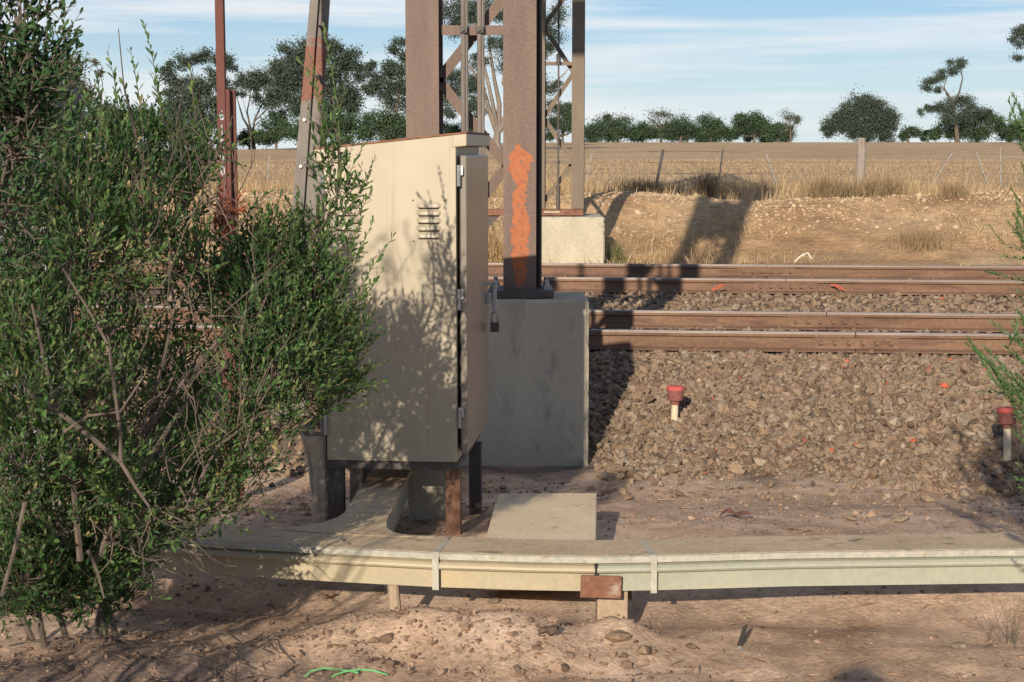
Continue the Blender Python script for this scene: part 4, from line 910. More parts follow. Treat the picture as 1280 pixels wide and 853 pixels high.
# the larger bare branches one can follow in the bush
BR = [([(40, 492, 4.65), (80, 520, 4.65), (112, 545, 4.66), (151, 578, 4.7), (170, 610, 4.7), (187, 634, 4.7)], .010, .004), ([(151, 578, 4.7), (150, 540, 4.7), (136, 433, 4.75), (112, 390, 4.75), (78, 335, 4.75)], .006, .003),
      ([(31, 628, 4.6), (20, 680, 4.6), (2, 745, 4.6)], .007, .006), ([(110, 688, 4.8), (122, 715, 4.8), (130, 748, 4.8)], .006, .003), ([(180, 540, 5.2), (238, 467, 5.3), (313, 380, 5.5), (374, 318, 5.7), (420, 262, 5.85), (424, 200, 5.9), (416, 120, 5.9)], .011, .0022),
      ([(238, 467, 5.3), (290, 462, 5.4), (323, 450, 5.5), (405, 393, 5.75), (440, 360, 5.85)], .006, .002), ([(170, 560, 5.1), (204, 454, 5.1), (218, 386, 5.15), (212, 330, 5.2)], .007, .003), ([(150, 560, 5.0), (145, 470, 5.0), (140, 420, 5.0), (160, 330, 5.1), (190, 255, 5.1), (172, 180, 5.1), (155, 110, 5.1), (148, 36, 5.1)], .009, .0016),
      ([(140, 420, 5.0), (120, 350, 5.0), (90, 280, 5.0), (62, 220, 5.0)], .006, .002), ([(100, 700, 4.9), (90, 590, 4.8), (60, 470, 4.7), (40, 380, 4.7)], .011, .004), ([(120, 700, 5.0), (170, 600, 5.0), (220, 520, 5.2), (300, 440, 5.4)], .012, .004),
      ([(230, 640, 5.1), (270, 560, 5.2), (310, 530, 5.3), (345, 505, 5.4)], .006, .003), ([(80, 540, 4.6), (110, 520, 4.6), (150, 515, 4.6), (180, 470, 4.65)], .005, .002), ([(185, 560, 5.1), (235, 590, 5.1), (262, 560, 5.15)], .005, .003)]
for pts, r0, r1 in BR: S.limb(pxs(pts), r0, r1, 6)
for k in range(150):                                     # fine bare twigs in the middle and lower bush
    px = S.r.uniform(60, 330); py = S.r.uniform(200, 640); Y = S.r.uniform(4.75, 5.5)
    a = at(px, py, Y); d = Vector((S.r.normal(.05, .4), S.r.normal(0, .3), S.r.uniform(.3, 1.2))); d.normalize(); l = S.r.uniform(.10, .34)
    S.limb(S.curve(a, a + d * l, S.r.normal(0, .025, 3), 4), .0022, .0010, 4)
    if k % 2: S.limb(S.curve(a + d * l * .5, a + d * l * .5 + Vector((S.r.normal(0, .08), S.r.normal(0, .05), S.r.uniform(.02, .12))), S.r.normal(0, .01, 3), 3), .0020, .001, 3)
for k in range(70):                                      # dead twigs hanging at the foot
    px = S.r.uniform(60, 260); py = S.r.uniform(600, 700); a = at(px, py, S.r.uniform(4.8, 5.3)); d = Vector((S.r.normal(.1, .5), S.r.normal(0, .3), S.r.uniform(-1, .1))); d.normalize()
    S.limb(S.curve(a, a + d * S.r.uniform(.08, .2), S.r.normal(0, .02, 3), 3), .0028, .001, 3)
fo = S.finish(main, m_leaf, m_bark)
for c in main.children: c.matrix_parent_inverse = main_inv
D_ = Shrub(9)
for (px, py, r_) in ((282, 262, 9), (275, 278, 10), (270, 290, 9), (290, 258, 7), (228, 313, 4), (240, 321, 5)):
    D_.clump(at(px, py, 5.6), r_ * 5.6 / F, int(r_ * 1.1), .024, None, .1, .4, (.03, .07), .010)
dl = D_.finish(main, m_deadleaf, m_bark, 'dead_leaves', 'dead_stems')
for c in main.children: c.matrix_parent_inverse = main_inv

gt = MB(); rg = np.random.default_rng(77)
for k in range(130):
    x, y = rg.uniform(-2.0, -.7), rg.uniform(4.55, 5.75); a_ = rg.uniform(0, 6.28); l = rg.uniform(.05, .26); pts = []
    for i in range(4):
        t = i / 3; px_, py_ = x + math.cos(a_) * l * t + rg.normal(0, .012), y + math.sin(a_) * l * t + rg.normal(0, .012); pts.append((px_, py_, gzf(px_, py_) + .004 + abs(rg.normal(0, .012))))
    gt.tube(pts, [.0028, .0024, .0018, .001], 4, False)
tag(gt.build('dead_twigs', m_bark), kind='stuff')
# ================================================================== tall shrub at the far left, close to the camera
tall = thing('tall_shrub', 'tall dark leafed shrub reaching above the frame at the top left corner', 'shrub', (-1.85, 3.25, -.1))
tinv2 = Matrix.Translation(tall.location).inverted()
T = Shrub(21)
tb = Vector((-1.85, 3.25, -.1))
for (px, py, r_, n_, Y) in ((5, 95, 34, 36, 3.0), (30, 130, 34, 40, 3.0), (12, 175, 40, 46, 3.05), (48, 95, 22, 22, 3.0), (45, 165, 26, 22, 3.05), (-20, 130, 40, 40, 3.05), (-25, 60, 44, 40, 3.0), (-20, 230, 50, 44, 3.1), (10, 245, 34, 30, 3.15), (20, 20, 30, 22, 3.0), (-40, -20, 60, 50, 3.0), (10, -60, 60, 50, 3.0), (-60, 320, 60, 50, 3.2), (5, 310, 34, 24, 3.25), (-90, 200, 80, 50, 3.1), (-90, 20, 80, 50, 3.1)):
    T.clump(at(px, py, Y), r_ * Y / F, n_, .021, tb if px < -15 else None, -.05, .6, (.05, .10), .0095, .9, .42)
for p in ([(20, 130, 3.0), (60, 90, 3.0), (86, 60, 3.0), (100, 36, 3.0)], [(50, 120, 3.0), (56, 60, 3.0), (62, 5, 3.0)], [(60, 90, 3.0), (78, 40, 3.0), (82, 4, 3.0)], [(20, 100, 3.0), (30, 40, 3.0), (33, 0, 3.0)], [(30, 150, 3.0), (70, 72, 3.0), (98, 45, 3.0)], [(0, 80, 3.0), (12, 30, 3.0), (16, -20, 3.0)], [(40, 60, 3.0), (48, 20, 3.0), (52, -20, 3.0)], [(70, 60, 3.0), (88, 50, 3.0), (104, 40, 3.0)], [(40, 100, 3.0), (66, 50, 3.0), (70, 30, 3.0)], [(30, 90, 3.0), (44, 50, 3.0), (42, 18, 3.0)]):
    T.sprig(pxs(p), .0016, .022, .0095, .42, .05, .0, .8)
for p, r0, r1 in (([(-20, 330, 3.2), (10, 260, 3.1), (18, 190, 3.05), (40, 120, 3.0), (66, 80, 3.0)], .0035, .0012), ([(18, 190, 3.05), (48, 130, 3.0), (72, 100, 3.0), (84, 60, 3.0)], .002, .001), ([(0, 240, 3.1), (20, 150, 3.05), (30, 60, 3.0), (30, -20, 3.0)], .003, .0012), ([(10, 200, 3.1), (40, 150, 3.05), (62, 108, 3.0)], .0016, .0008)):
    T.limb(pxs(p), r0, r1, 6)
for (x, y, z, r_, n_) in ((-1.95, 2.6, 1.75, .22, 60), (-2.25, 2.6, 1.5, .26, 70), (-2.3, 2.6, 2.1, .26, 60), (-1.95, 2.5, 2.3, .22, 50), (-2.55, 2.7, 1.8, .28, 60), (-2.05, 2.5, 1.15, .22, 46), (-1.75, 2.5, 1.0, .18, 36), (-1.6, 2.4, .75, .17, 34), (-1.9, 2.4, .75, .2, 40), (-2.3, 2.5, 1.0, .25, 46), (-1.45, 2.3, .95, .12, 20), (-2.6, 2.6, 1.3, .26, 46), (-1.55, 2.9, 2.35, .2, 36), (-1.35, 3.0, 2.6, .2, 40), (-1.75, 2.9, 2.7, .24, 40)):
    T.clump((x, y, z), r_, n_, .024, tb, -.05, .6, (.08, .16), .012, .9, .42)
T.limb([tb, (-1.75, 3.2, .8), (-1.5, 3.12, 1.5), (-1.25, 3.05, 2.0), (-1.1, 3.0, 2.6)], .014, .003, 8)
T.finish(tall, m_leafd, m_bark)
for c in tall.children: c.matrix_parent_inverse = tinv2

# ================================================================== shrub just off the right edge
rs = thing('narrow_leaf_shrub', 'bright green narrow leafed shrub poking in at the right edge', 'shrub', (1.95, 5.1, -.1))
rinv = Matrix.Translation(rs.location).inverted()
Q = Shrub(33); rb = Vector((1.95, 5.1, -.1))
for p in ([(1300, 520, 5.0), (1268, 492, 5.0), (1240, 462, 5.0), (1222, 438, 5.0), (1209, 426, 5.0)], [(1300, 505, 5.0), (1265, 475, 5.0), (1245, 450, 5.0), (1230, 436, 5.0)], [(1310, 480, 5.0), (1280, 440, 5.0), (1271, 420, 5.0), (1266, 405, 5.0)], [(1310, 440, 5.0), (1285, 410, 5.0), (1274, 396, 5.0)],
          [(1300, 350, 5.0), (1284, 310, 5.0), (1274, 285, 5.0), (1266, 266, 5.0)], [(1300, 230, 5.0), (1282, 170, 5.0), (1270, 150, 5.0), (1261, 128, 5.0)], [(1310, 190, 5.0), (1288, 160, 5.0), (1276, 140, 5.0)], [(1310, 560, 5.0), (1280, 515, 5.0), (1266, 490, 5.0)], [(1310, 620, 5.0), (1290, 575, 5.0), (1276, 540, 5.0)]):
    for j in range(3):
        Q.sprig([q + Vector(Q.r.normal(0, .004 + .012 * (j > 0), 3)) for q in pxs(p)], .0024, .027, .0034, .21, .02 + .1 * j, .22, .6)
for (x, z, r, n_) in ((1.72, 1.35, .14, 60), (1.80, 1.15, .17, 70), (1.75, .95, .16, 60), (1.9, 1.55, .16, 60), (1.95, .8, .2, 60), (1.80, .6, .16, 50), (2.1, 1.2, .25, 60), (1.9, 1.8, .12, 24)):
    Q.clump((x + .06, 5.05, z), r, int(n_ * 1.6), .026, rb, .1, .8, (.12, .24), .0055, .8, .22)
Q.finish(rs, m_needle, m_bark)
for c in rs.children: c.matrix_parent_inverse = rinv

# ================================================================== distant trees
def tree(name, label, base, Y, clumps, limbs=(), leafm=None, barkm=None, dens=1.0, leaf=.20, seed=1, trunk_w=6, group=None, cat='tree', grow=1.0):
    """clumps: (px, py, radius px) measured at distance Y; limbs: polylines in px"""
    bp = at(base[0], base[1], Y); g = gzf(bp.x, Y); bp = Vector((bp.x, Y, g))
    t = thing(name, label, cat, bp, 0, group); r = np.random.default_rng(seed); m = Y / F
    P = []; Rr = []; leaf *= .50
    wood = MB()
    for (cx, cy, cr) in clumps:
        c = np.array(at(cx, cy, Y)); R_ = cr * m
        R_ *= grow * 1.6 if Y < 130 and Y > 60 and trunk_w < 8 and base[0] < 560 else 1.38 * grow; n = int(dens * 33 * (R_ / leaf) ** 2) + 60
        nb = max(3, int(cr / 2.4))                        # a clump is several ragged tufts
        for j in range(nb):
            o = r.normal(size=3); o /= np.linalg.norm(o); o *= R_ * r.uniform(.2, .95); o[1] *= .8; o[2] *= .75
            rr = R_ * r.uniform(.34, .75); k = max(8, n // nb)
            q = r.normal(size=(k, 3)) * rr * .50 * np.where(r.uniform(0, 1, (k, 1)) < .10, 1.35, 1.0); q[:, 2] *= .75
            P.append(c + o + q); Rr.append(np.clip(r.normal(.42 + r.normal(0, .12), .18, k) + .22 * q[:, 2] / rr, 0, 1))
    P = np.concatenate(P); Rr = np.concatenate(Rr); n = len(P)
    D = r.normal(size=(n, 3)); D[:, 2] -= .3; Sd = r.normal(size=(n, 3)); Ln = leaf * r.uniform(.6, 1.35, n)
    D /= np.linalg.norm(D, axis=1)[:, None]; Sd -= D * np.sum(D * Sd, 1)[:, None]; Sd /= np.linalg.norm(Sd, axis=1)[:, None]
    V = np.stack([P, P + D * Ln[:, None] * .5 + Sd * Ln[:, None] * .26, P + D * Ln[:, None], P + D * Ln[:, None] * .5 - Sd * Ln[:, None] * .26], 1) - np.array(bp)
    Fc = (np.arange(n) * 4)[:, None] + np.array([0, 1, 2, 3])
    tag(np_mesh('crown', V.reshape(-1, 3), Fc, leafm, t, Rr), kind='stuff')
    tw = trunk_w * m
    for lb in limbs:
        pts = [Vector((*at(x, y, Y)[:],)) - bp for x, y, *_ in lb]; w0 = lb[0][2] if len(lb[0]) > 2 else trunk_w; w1 = lb[-1][2] if len(lb[-1]) > 2 else 1.2
        pts[1:-1] = [p + Vector((0, r.normal(0, .3) * m * 10, 0)) for p in pts[1:-1]]
        wood.tube(pts, [(w0 + (w1 - w0) * i / (len(pts) - 1)) * m / 2 for i in range(len(pts))], 7)
    if not limbs or limbs == 'auto':
        top = min(c[1] for c in clumps); 
        wood.tube([(0, 0, -.3), (r.normal(0, .1), 0, (base[1] - top) * m * .35)], [tw / 2, tw * .35], 7)
        for (cx, cy, cr) in clumps[:8]:
            c = at(cx, cy, Y) - bp; wood.tube([(0, 0, (base[1] - top) * m * .25), c * .6 + Vector((0, 0, .1)), c], [tw * .3, tw * .2, tw * .08], 5)
    wood.build('trunk', barkm or m_darkbark, t)
    return t
TG = 'scrub trees along the far paddock edge'
# scrub line right of the gantry
SCR = [('low ragged green bush just right of the gantry tower', (742, 180), [(735, 164, 11), (748, 160, 11), (742, 172, 10)]),
       ('round green bush in the far tree line left of the bare grey one', (772, 179), [(764, 152, 11), (778, 158, 12), (770, 168, 13), (786, 170, 9)]),
       ('squat dark bush below the bare grey crown', (803, 179), [(800, 162, 12), (810, 166, 11), (795, 170, 10)]),
       ('broad dark bush right of the bare grey crown', (850, 179), [(842, 158, 12), (856, 160, 12), (848, 168, 13), (866, 166, 10)]),
       ('pale topped bush in the middle of the far tree line', (888, 179), [(880, 158, 11), (893, 152, 9), (900, 160, 12), (885, 168, 12)]),
       ('flat topped dark green tree, tallest of the middle far tree line', (942, 179), [(930, 152, 11), (943, 149, 11), (955, 153, 11), (935, 162, 12), (950, 164, 13), (922, 166, 9)]),
       ('small bush close against the right of the flat topped tree', (972, 179), [(966, 160, 9), (974, 166, 9), (968, 171, 8)]),
       ('round scrub tree standing alone and small in the gap', (1136, 179), [(1133, 162, 9), (1142, 164, 8), (1137, 169, 8)]),
       ('tiny low bush in the gap right of the round scrub tree', (1160, 179), [(1156, 169, 6), (1164, 168, 6), (1158, 173, 5)])]
for i, (lab, b_, cl) in enumerate(SCR): tree('scrub_tree', lab, b_, 178 + (i % 3) * 3, cl, (), m_scrub, None, 1.1, .36, 40 + i, 4, TG)
HEDGE = [(726 + k * 9.5 + random.uniform(-4, 4), 169 + random.uniform(-6, 3), random.uniform(6, 10)) for k in range(29)]
tree('hedge', 'low dark scrub hedge running along the foot of the far tree line', (860, 179), 190, HEDGE, (), m_scrub, None, 1.0, .36, 59, 3, None, 'hedge')
tree('bare_tree', 'leafless grey twiggy tree rising out of the far tree line', (826, 179), 186, [(822, 148, 10), (832, 144, 10), (842, 150, 8), (826, 160, 10)], [[(826, 180, 3), (827, 160), (820, 140, .7)], [(827, 165, 2), (834, 148), (838, 136, .6)], [(826, 160, 2), (815, 150), (808, 146, .6)], [(828, 160, 2), (842, 150), (848, 144, .5)], [(826, 150, 1.4), (827, 140), (828, 133, .5)]], m_greytree, m_bark, .22, .3, 60)
tree('thin_tree', 'thin open tree at the right end of the middle tree line', (988, 179), 182, [(984, 147, 8), (993, 150, 8), (987, 160, 10), (999, 152, 5), (980, 158, 7)], [[(988, 180, 3), (988, 160), (985, 143, .8)], [(988, 165, 2), (995, 152), (999, 144, .6)]], m_greytree, m_bark, .4, .28, 61)
tree('round_gum_tree', 'large dense dome shaped gum tree right of centre on the skyline', (1082, 179), 180, [(1062, 138, 14), (1078, 130, 14), (1094, 130, 14), (1106, 142, 14), (1070, 150, 16), (1090, 150, 18), (1108, 158, 12), (1050, 150, 10), (1040, 160, 10), (1034, 166, 8), (1060, 164, 14), (1085, 166, 15), (1105, 167, 12)], (), m_gum, None, 1.3, .36, 62, 9)
tree('tall_gum_tree', 'tall crooked gum tree with a bare curved limb at right', (1197, 179), 172, [(1158, 107, 7), (1168, 102, 9), (1178, 95, 8), (1187, 88, 8), (1197, 80, 8), (1203, 77, 6), (1172, 112, 6), (1192, 92, 5), (1160, 137, 8), (1172, 134, 9), (1182, 140, 10), (1195, 132, 12), (1207, 128, 10), (1152, 140, 5), (1215, 138, 10), (1186, 150, 11), (1203, 148, 14)],
     [[(1197, 180, 6), (1195, 150), (1190, 130), (1184, 118), (1174, 105, 1.2)], [(1190, 130, 3), (1200, 116), (1203, 98), (1200, 82, 1)], [(1184, 120, 2), (1180, 108), (1186, 92, .8)], [(1193, 140, 3), (1180, 134), (1162, 138, 1)], [(1195, 150, 3), (1208, 136), (1216, 132, 1)]], m_gum, m_bark, .85, .3, 63)
tree('scrub_tree', 'broad dark thicket tree at the foot of the tall crooked gum', (1222, 180), 174, [(1215, 150, 12), (1228, 146, 12), (1242, 152, 12), (1210, 164, 14), (1232, 164, 15), (1250, 160, 10), (1190, 166, 10), (1175, 162, 10), (1168, 168, 8)], (), m_scrub, None, 1.1, .36, 64, 5, TG)
tree('scrub_tree', 'dark bush at the right edge of the far tree line', (1262, 180), 176, [(1258, 164, 10), (1270, 160, 11), (1284, 158, 12), (1265, 171, 9), (1280, 170, 9)], (), m_scrub, None, 1.1, .36, 65, 5, TG)
tree('gum_tree', 'gum tree at the right edge with leafy branch ends reaching into frame', (1335, 180), 130, [(1276, 42, 10), (1283, 36, 9), (1270, 52, 8), (1285, 52, 10), (1274, 72, 6), (1282, 140, 7), (1288, 146, 7), (1310, 40, 22), (1335, 20, 26), (1350, 60, 26), (1320, 90, 22), (1345, 110, 22), (1310, 130, 14)],
     [[(1335, 182, 12), (1330, 130), (1334, 80), (1335, 20, 3)], [(1331, 130, 5), (1310, 80), (1284, 55), (1274, 46, 1)], [(1331, 150, 4), (1305, 148), (1284, 142, 1)], [(1334, 80, 5), (1350, 50, 2)]], m_gum, m_gumbark, .9, .24, 66)
# behind the gantry
tree('pale_gum_tree', 'large pale trunked gum tree with many bare limbs seen through the gantry', (621, 187), 95,
     [(570, 8, 13), (585, 18, 12), (572, 34, 8), (604, 8, 10), (620, 22, 8), (640, 10, 12), (660, 18, 13), (688, 24, 10), (694, 44, 9), (684, 64, 9), (566, 96, 10), (580, 104, 13), (596, 100, 9), (572, 122, 11), (590, 128, 10), (564, 140, 7), (600, 76, 8), (626, 60, 8), (636, 84, 9), (650, 70, 12), (664, 96, 12), (684, 110, 9), (694, 104, 6), (690, 132, 7), (600, 142, 6), (640, 40, 9), (612, 52, 6)],
     [[(623, 190, 15), (620, 178, 12), (622, 165, 8)], [(622, 168, 8), (612, 140), (604, 110), (588, 84), (566, 70, 1.2)], [(622, 166, 7), (616, 130), (600, 60), (590, 20, 1.2)], [(623, 166, 8), (624, 130), (618, 100), (612, 60), (606, 10, 1.4)], [(624, 164, 8), (636, 140), (640, 120), (632, 90), (640, 50, 1.3)],
      [(630, 150, 5), (645, 132), (656, 120), (676, 100, 1.2)], [(638, 122, 4), (628, 104), (632, 84), (646, 76, 1.6)], [(640, 118, 4), (660, 96), (672, 70), (690, 40, 1.2)], [(610, 140, 4), (592, 122), (574, 118, 1)], [(650, 128, 3.4), (676, 126), (694, 130, 1)], [(640, 60, 3), (660, 40), (688, 22, 1)], [(655, 120, 3), (680, 114), (706, 92), (712, 84, .6)], [(668, 86, 2), (690, 66), (706, 60, .5)], [(626, 150, 4), (642, 138), (660, 140, 1)]],
     m_gum, m_gumbark, .8, .20, 67, grow=1.45)
tree('gum_tree', 'wide leafy gum tree behind the leaning pole', (405, 187), 105, [(352, 84, 10), (368, 68, 12), (384, 58, 13), (380, 80, 14), (402, 66, 14), (420, 62, 12), (436, 66, 10), (348, 100, 12), (365, 100, 15), (386, 104, 16), (404, 92, 16), (424, 88, 15), (440, 84, 10), (412, 116, 16), (432, 110, 13), (372, 124, 14), (392, 130, 14), (448, 94, 8), (458, 84, 6), (464, 82, 6), (358, 118, 10), (428, 130, 12), (340, 128, 10), (375, 140, 12), (405, 142, 13), (440, 132, 12), (455, 110, 9)],
     [[(405, 188, 9), (404, 160), (402, 130), (398, 90, 3)], [(404, 150, 5), (385, 125), (368, 95, 1.5)], [(404, 150, 5), (425, 115), (436, 85, 1.5)]], m_gum, m_darkbark, 1.1, .28, 68)
tree('gum_tree', 'gum tree with thin forked trunks showing sky in the gap right of the red post', (318, 187), 108, [(300, 105, 10), (312, 100, 11), (326, 103, 11), (340, 106, 10), (296, 118, 7), (318, 116, 8), (336, 118, 8), (346, 124, 7), (352, 140, 6), (356, 150, 6)],
     [[(318, 188, 5), (314, 166), (304, 148), (296, 122, 1)], [(316, 170, 3), (318, 150), (328, 128), (330, 110, 1)], [(314, 166, 3), (308, 140), (314, 112, .8)], [(318, 152, 2), (330, 140), (342, 126, .7)]], m_gum, m_bark, .95, .26, 69)
tree('gum_tree', 'umbrella crowned gum tree left of the red post', (252, 188), 100, [(207, 96, 8), (214, 84, 8), (228, 78, 8), (242, 74, 9), (256, 72, 9), (270, 72, 9), (284, 74, 8), (288, 84, 7), (222, 102, 12), (240, 110, 14), (258, 112, 13), (274, 106, 12), (284, 114, 9), (212, 114, 9), (232, 128, 14), (256, 132, 13), (276, 132, 10), (270, 92, 7), (244, 146, 12), (268, 150, 10), (225, 142, 13), (210, 134, 11), (254, 160, 12), (232, 164, 13)],
     [[(252, 190, 8), (250, 150), (246, 115, 3)], [(250, 150, 4), (262, 110), (284, 80, 1)], [(250, 150, 4), (228, 110), (214, 90, 1)]], m_gum, m_darkbark, 1.0, .27, 70)
tree('gum_tree', 'gum tree with layered crown just left of the gantry columns', (492, 187), 104, [(490, 62, 6), (500, 58, 7), (506, 50, 5), (512, 70, 7), (484, 84, 9), (498, 84, 12), (512, 88, 10), (480, 96, 8), (468, 108, 9), (484, 112, 11), (500, 110, 12), (514, 114, 10), (472, 120, 8), (492, 130, 10), (508, 134, 11), (530, 90, 14), (540, 120, 14)],
     [[(492, 188, 7), (494, 150), (500, 110), (504, 60, 1.2)], [(494, 140, 3), (480, 118, 1)]], m_gum, m_darkbark, .9, .27, 71)
LOW = [('low dark bush under the forked gum', (312, 187), [(300, 174, 8), (312, 170, 9), (322, 174, 8)], 106), ('rounded dark bush left of the leaning pole', (345, 187), [(334, 160, 11), (346, 154, 11), (356, 164, 12), (340, 172, 11)], 103), ('dark bush right behind the leaning pole', (382, 187), [(372, 160, 12), (386, 164, 12), (394, 158, 10), (380, 174, 10)], 101),
       ('dense green bush over the left corner of the cabinet', (432, 187), [(416, 160, 14), (432, 154, 14), (446, 162, 14), (428, 172, 12)], 100), ('dense green bush left of the near gantry column', (482, 187), [(466, 156, 14), (482, 152, 13), (498, 156, 14), (510, 160, 12), (484, 170, 13)], 99), ('bush seen between the two near gantry columns', (572, 187), [(562, 164, 10), (576, 160, 10), (586, 168, 9), (600, 172, 8)], 110),
       ('leafy bush behind the zigzag bracing of the far tower', (704, 183), [(694, 162, 11), (706, 144, 11), (712, 136, 9), (702, 154, 12), (716, 160, 10), (686, 170, 9)], 140), ('low bush left of the red post', (228, 190), [(210, 160, 14), (226, 165, 14), (244, 168, 12), (196, 168, 12)], 90), ('low bush half hidden by the big shrub', (170, 190), [(150, 140, 14), (172, 146, 14), (186, 158, 14), (160, 160, 16), (140, 160, 12)], 85)]
for i, (lab, b_, cl, Y) in enumerate(LOW): tree('dark_bush', lab, b_, Y, cl, (), m_scrub, None, 1.15, .26, 80 + i, 4, 'low bushes under the left gums', 'bush')
tree('olive_tree', 'dull olive tree with dead twigs behind the pale locker', (92, 200), 38, [(75, 90, 18), (92, 84, 14), (60, 110, 20), (90, 115, 22), (112, 110, 14), (80, 145, 24), (108, 145, 18), (60, 150, 22), (75, 180, 24), (108, 180, 20), (88, 210, 24), (60, 205, 20), (118, 210, 14), (126, 90, 5), (120, 78, 4)],
     [[(92, 235, 8), (92, 160), (90, 110), (86, 85, 1)], [(92, 170, 4), (76, 120), (62, 100, 1)], [(92, 150, 3), (118, 110), (128, 82, .6)], [(92, 180, 3), (110, 150), (122, 130, .8)]], m_greytree, m_bark, .8, .13, 95)
# distant far wood behind it all, so the skyline does not open on to bare ground
# ================================================================== grass tussocks on the bank
def tussock(label, px, py, w, h, mat, n, Y, tones):
    b_ = at(px, py, Y); g = gzf(b_.x, Y); r = RNG
    Pt = np.stack([b_.x + np.clip(r.normal(0, w * .35, n), -w * .8, w * .8), Y + np.clip(r.normal(0, w * .3, n), -w * .6, w * .6), np.zeros(n)], 1); Pt[:, 2] = gz(Pt[:, 0], Pt[:, 1])
    o = blades('grass_tussock', Pt - np.array([b_.x, Y, g]), np.clip(r.normal(h, h * .3, n), .05, h * 1.7), r.uniform(.005, .011, n), mat, .32, None, None, None)
    o.location = (b_.x, Y, g); return tag(o, label, 'grass tussock', 'grass tussocks along the top of the bank')
tussock('dark brown upright grass tussock on the bank left of the timber post', 1030, 268, .42, .30, m_bgrass, 700, 24.4, None)
tussock('spreading brown grass tussock on the bank below the timber post', 1095, 270, .6, .27, m_bgrass, 800, 24.2, None)
tussock('straw coloured grass tussock right at the timber post foot', 1110, 250, .4, .28, m_grass, 500, 25.4, None)
tussock('small green weed clump between the two brown tussocks', 1058, 262, .22, .2, m_greengrass, 200, 24.6, None)
tussock('low grey brown tuft on the bank right of the brown tussocks', 1190, 275, .35, .2, m_bgrass, 300, 23.6, None)
tussock('dark tuft low on the bank near the white twig', 1150, 305, .5, .2, m_bgrass, 350, 21.5, None)
tussock('tall dark grass clump in the shadow at the dark fence dropper', 885, 245, .3, .36, m_bgrass, 300, 25.8, None)
tussock('thin green and straw grass beside the far foundation block', 770, 330, .22, .3, m_greengrass, 160, 20.9, None)
tussock('wide low dark grass clump near the dark leaning dropper', 810, 246, .6, .2, m_bgrass, 420, 26.0, None)
tussock('straw grass clump left of the far foundation block', 618, 325, .35, .5, m_grass, 420, 20.9, None)
wd = Shrub(50)
wt = thing('weed', 'thin straggly weed at the bottom right corner of the dirt', 'weed', atz(1262, 800, -.09)); wl = wt.location
for k in range(12):
    a = wl + Vector((wd.r.normal(0, .03), wd.r.normal(0, .03), -.01)); d = Vector((wd.r.normal(-.1, .35), wd.r.normal(0, .3), 1)); d.normalize(); wd.sprig([a, a + d * .06, a + d * wd.r.uniform(.1, .22)], .0014, .014, .022, .2, .1, .2)
wd.finish(wt, m_greengrass, m_bark)
for c in wt.children: c.matrix_parent_inverse = Matrix.Translation(wl).inverted()

# ================================================================== small things
def lone(name, label, cat, mb, mat, loc, smooth=False, rot=None, group=None, bevel=0):
    return tag(mb.build(name, mat, None, bevel, smooth, Vector(loc), rot), label, cat, group)
g = atz(1001, 328, .3); g = Vector((g.x, 20.0, gzf(g.x, 20.0) + .01))
lone('bleached_twig', 'bleached white forked twig beside the farthest rail', 'twig', MB().tube([(-.11, 0, 0), (-.04, 0, .07), (.02, .02, .10), (.05, 0, .115), (.10, 0, .04)], .008, 5).tube([(.02, .02, .10), (.0, .03, .06)], .006, 5), m_twigwhite, g + Vector((0, 0, .06)))
for lab, px, s_ in (('curled orange plastic strip at the rail joint, left one of two', 897, 1), ('curled orange plastic strip at the rail joint, right one of two', 1048, -1)):
    q = at(px, 361, V3 - .14 - px * 0 + .0 - .19); q.z = gzf(q.x, q.y) + .09
    lone('plastic_strip', lab, 'plastic strip', MB().tube([(-.07 * s_, 0, -.035), (-.02 * s_, 0, .01), (.04 * s_, 0, .03), (.09 * s_, .02, .028)], .010, 5).tube([(-.07 * s_, 0, -.035), (0, -.02, -.01), (.05 * s_, -.01, .025)], .007, 5), m_orange, q, group='orange plastic strips').scale = (.8, .8, .8)
q = atg(437, 846); q.z += .006
lone('green_cord', 'thin green plastic cord lying on the dirt at the bottom', 'cord', MB().tube([(-.15, -.02, .0), (-.13, .005, .012), (-.09, .016, .018), (-.04, .012, .015), (.01, .005, .01), (.03, 0, .008)], .0032, 6).tube([(-.06, -.02, .0), (-.02, -.005, .012), (.03, .003, .018), (.08, .002, .015), (.13, -.012, .004)], .0032, 6), m_hose, q)
q = atg(927, 808); q.z += .012
bk_ = thing('bark_scrap', 'dark curled scrap of bark with a pale twig standing in the dirt', 'bark scrap', q)
MB().hexa([(-.018, -.008, -.01), (.004, -.008, -.01), (.006, .004, -.008), (-.016, .004, -.008), (.004, .0, .062), (.022, .0, .072), (.022, .008, .07), (.006, .008, .06)]).build('bark', m_dark, bk_, .003)
MB().tube([(-.006, -.004, -.01), (-.018, -.012, -.02), (-.004, -.03, -.012), (0, -.05, -.016)], .004, 5).build('twig', m_paledropper, bk_)
q = atg(915, 648); q.z += .004
lone('dead_leaf', 'large curled red brown dead leaf on the dirt behind the trough', 'leaf', MB().add([(-.07, 0, 0), (-.03, -.02, .035), (-.01, .01, .05), (.03, -.015, .012), (.09, .0, .02), (.085, .03, .03), (.02, .035, .02), (-.04, .03, .03)], [(0, 1, 2), (0, 2, 7), (1, 3, 2), (2, 3, 6), (2, 6, 7), (3, 4, 5, 6)]), m_wooddark, q)
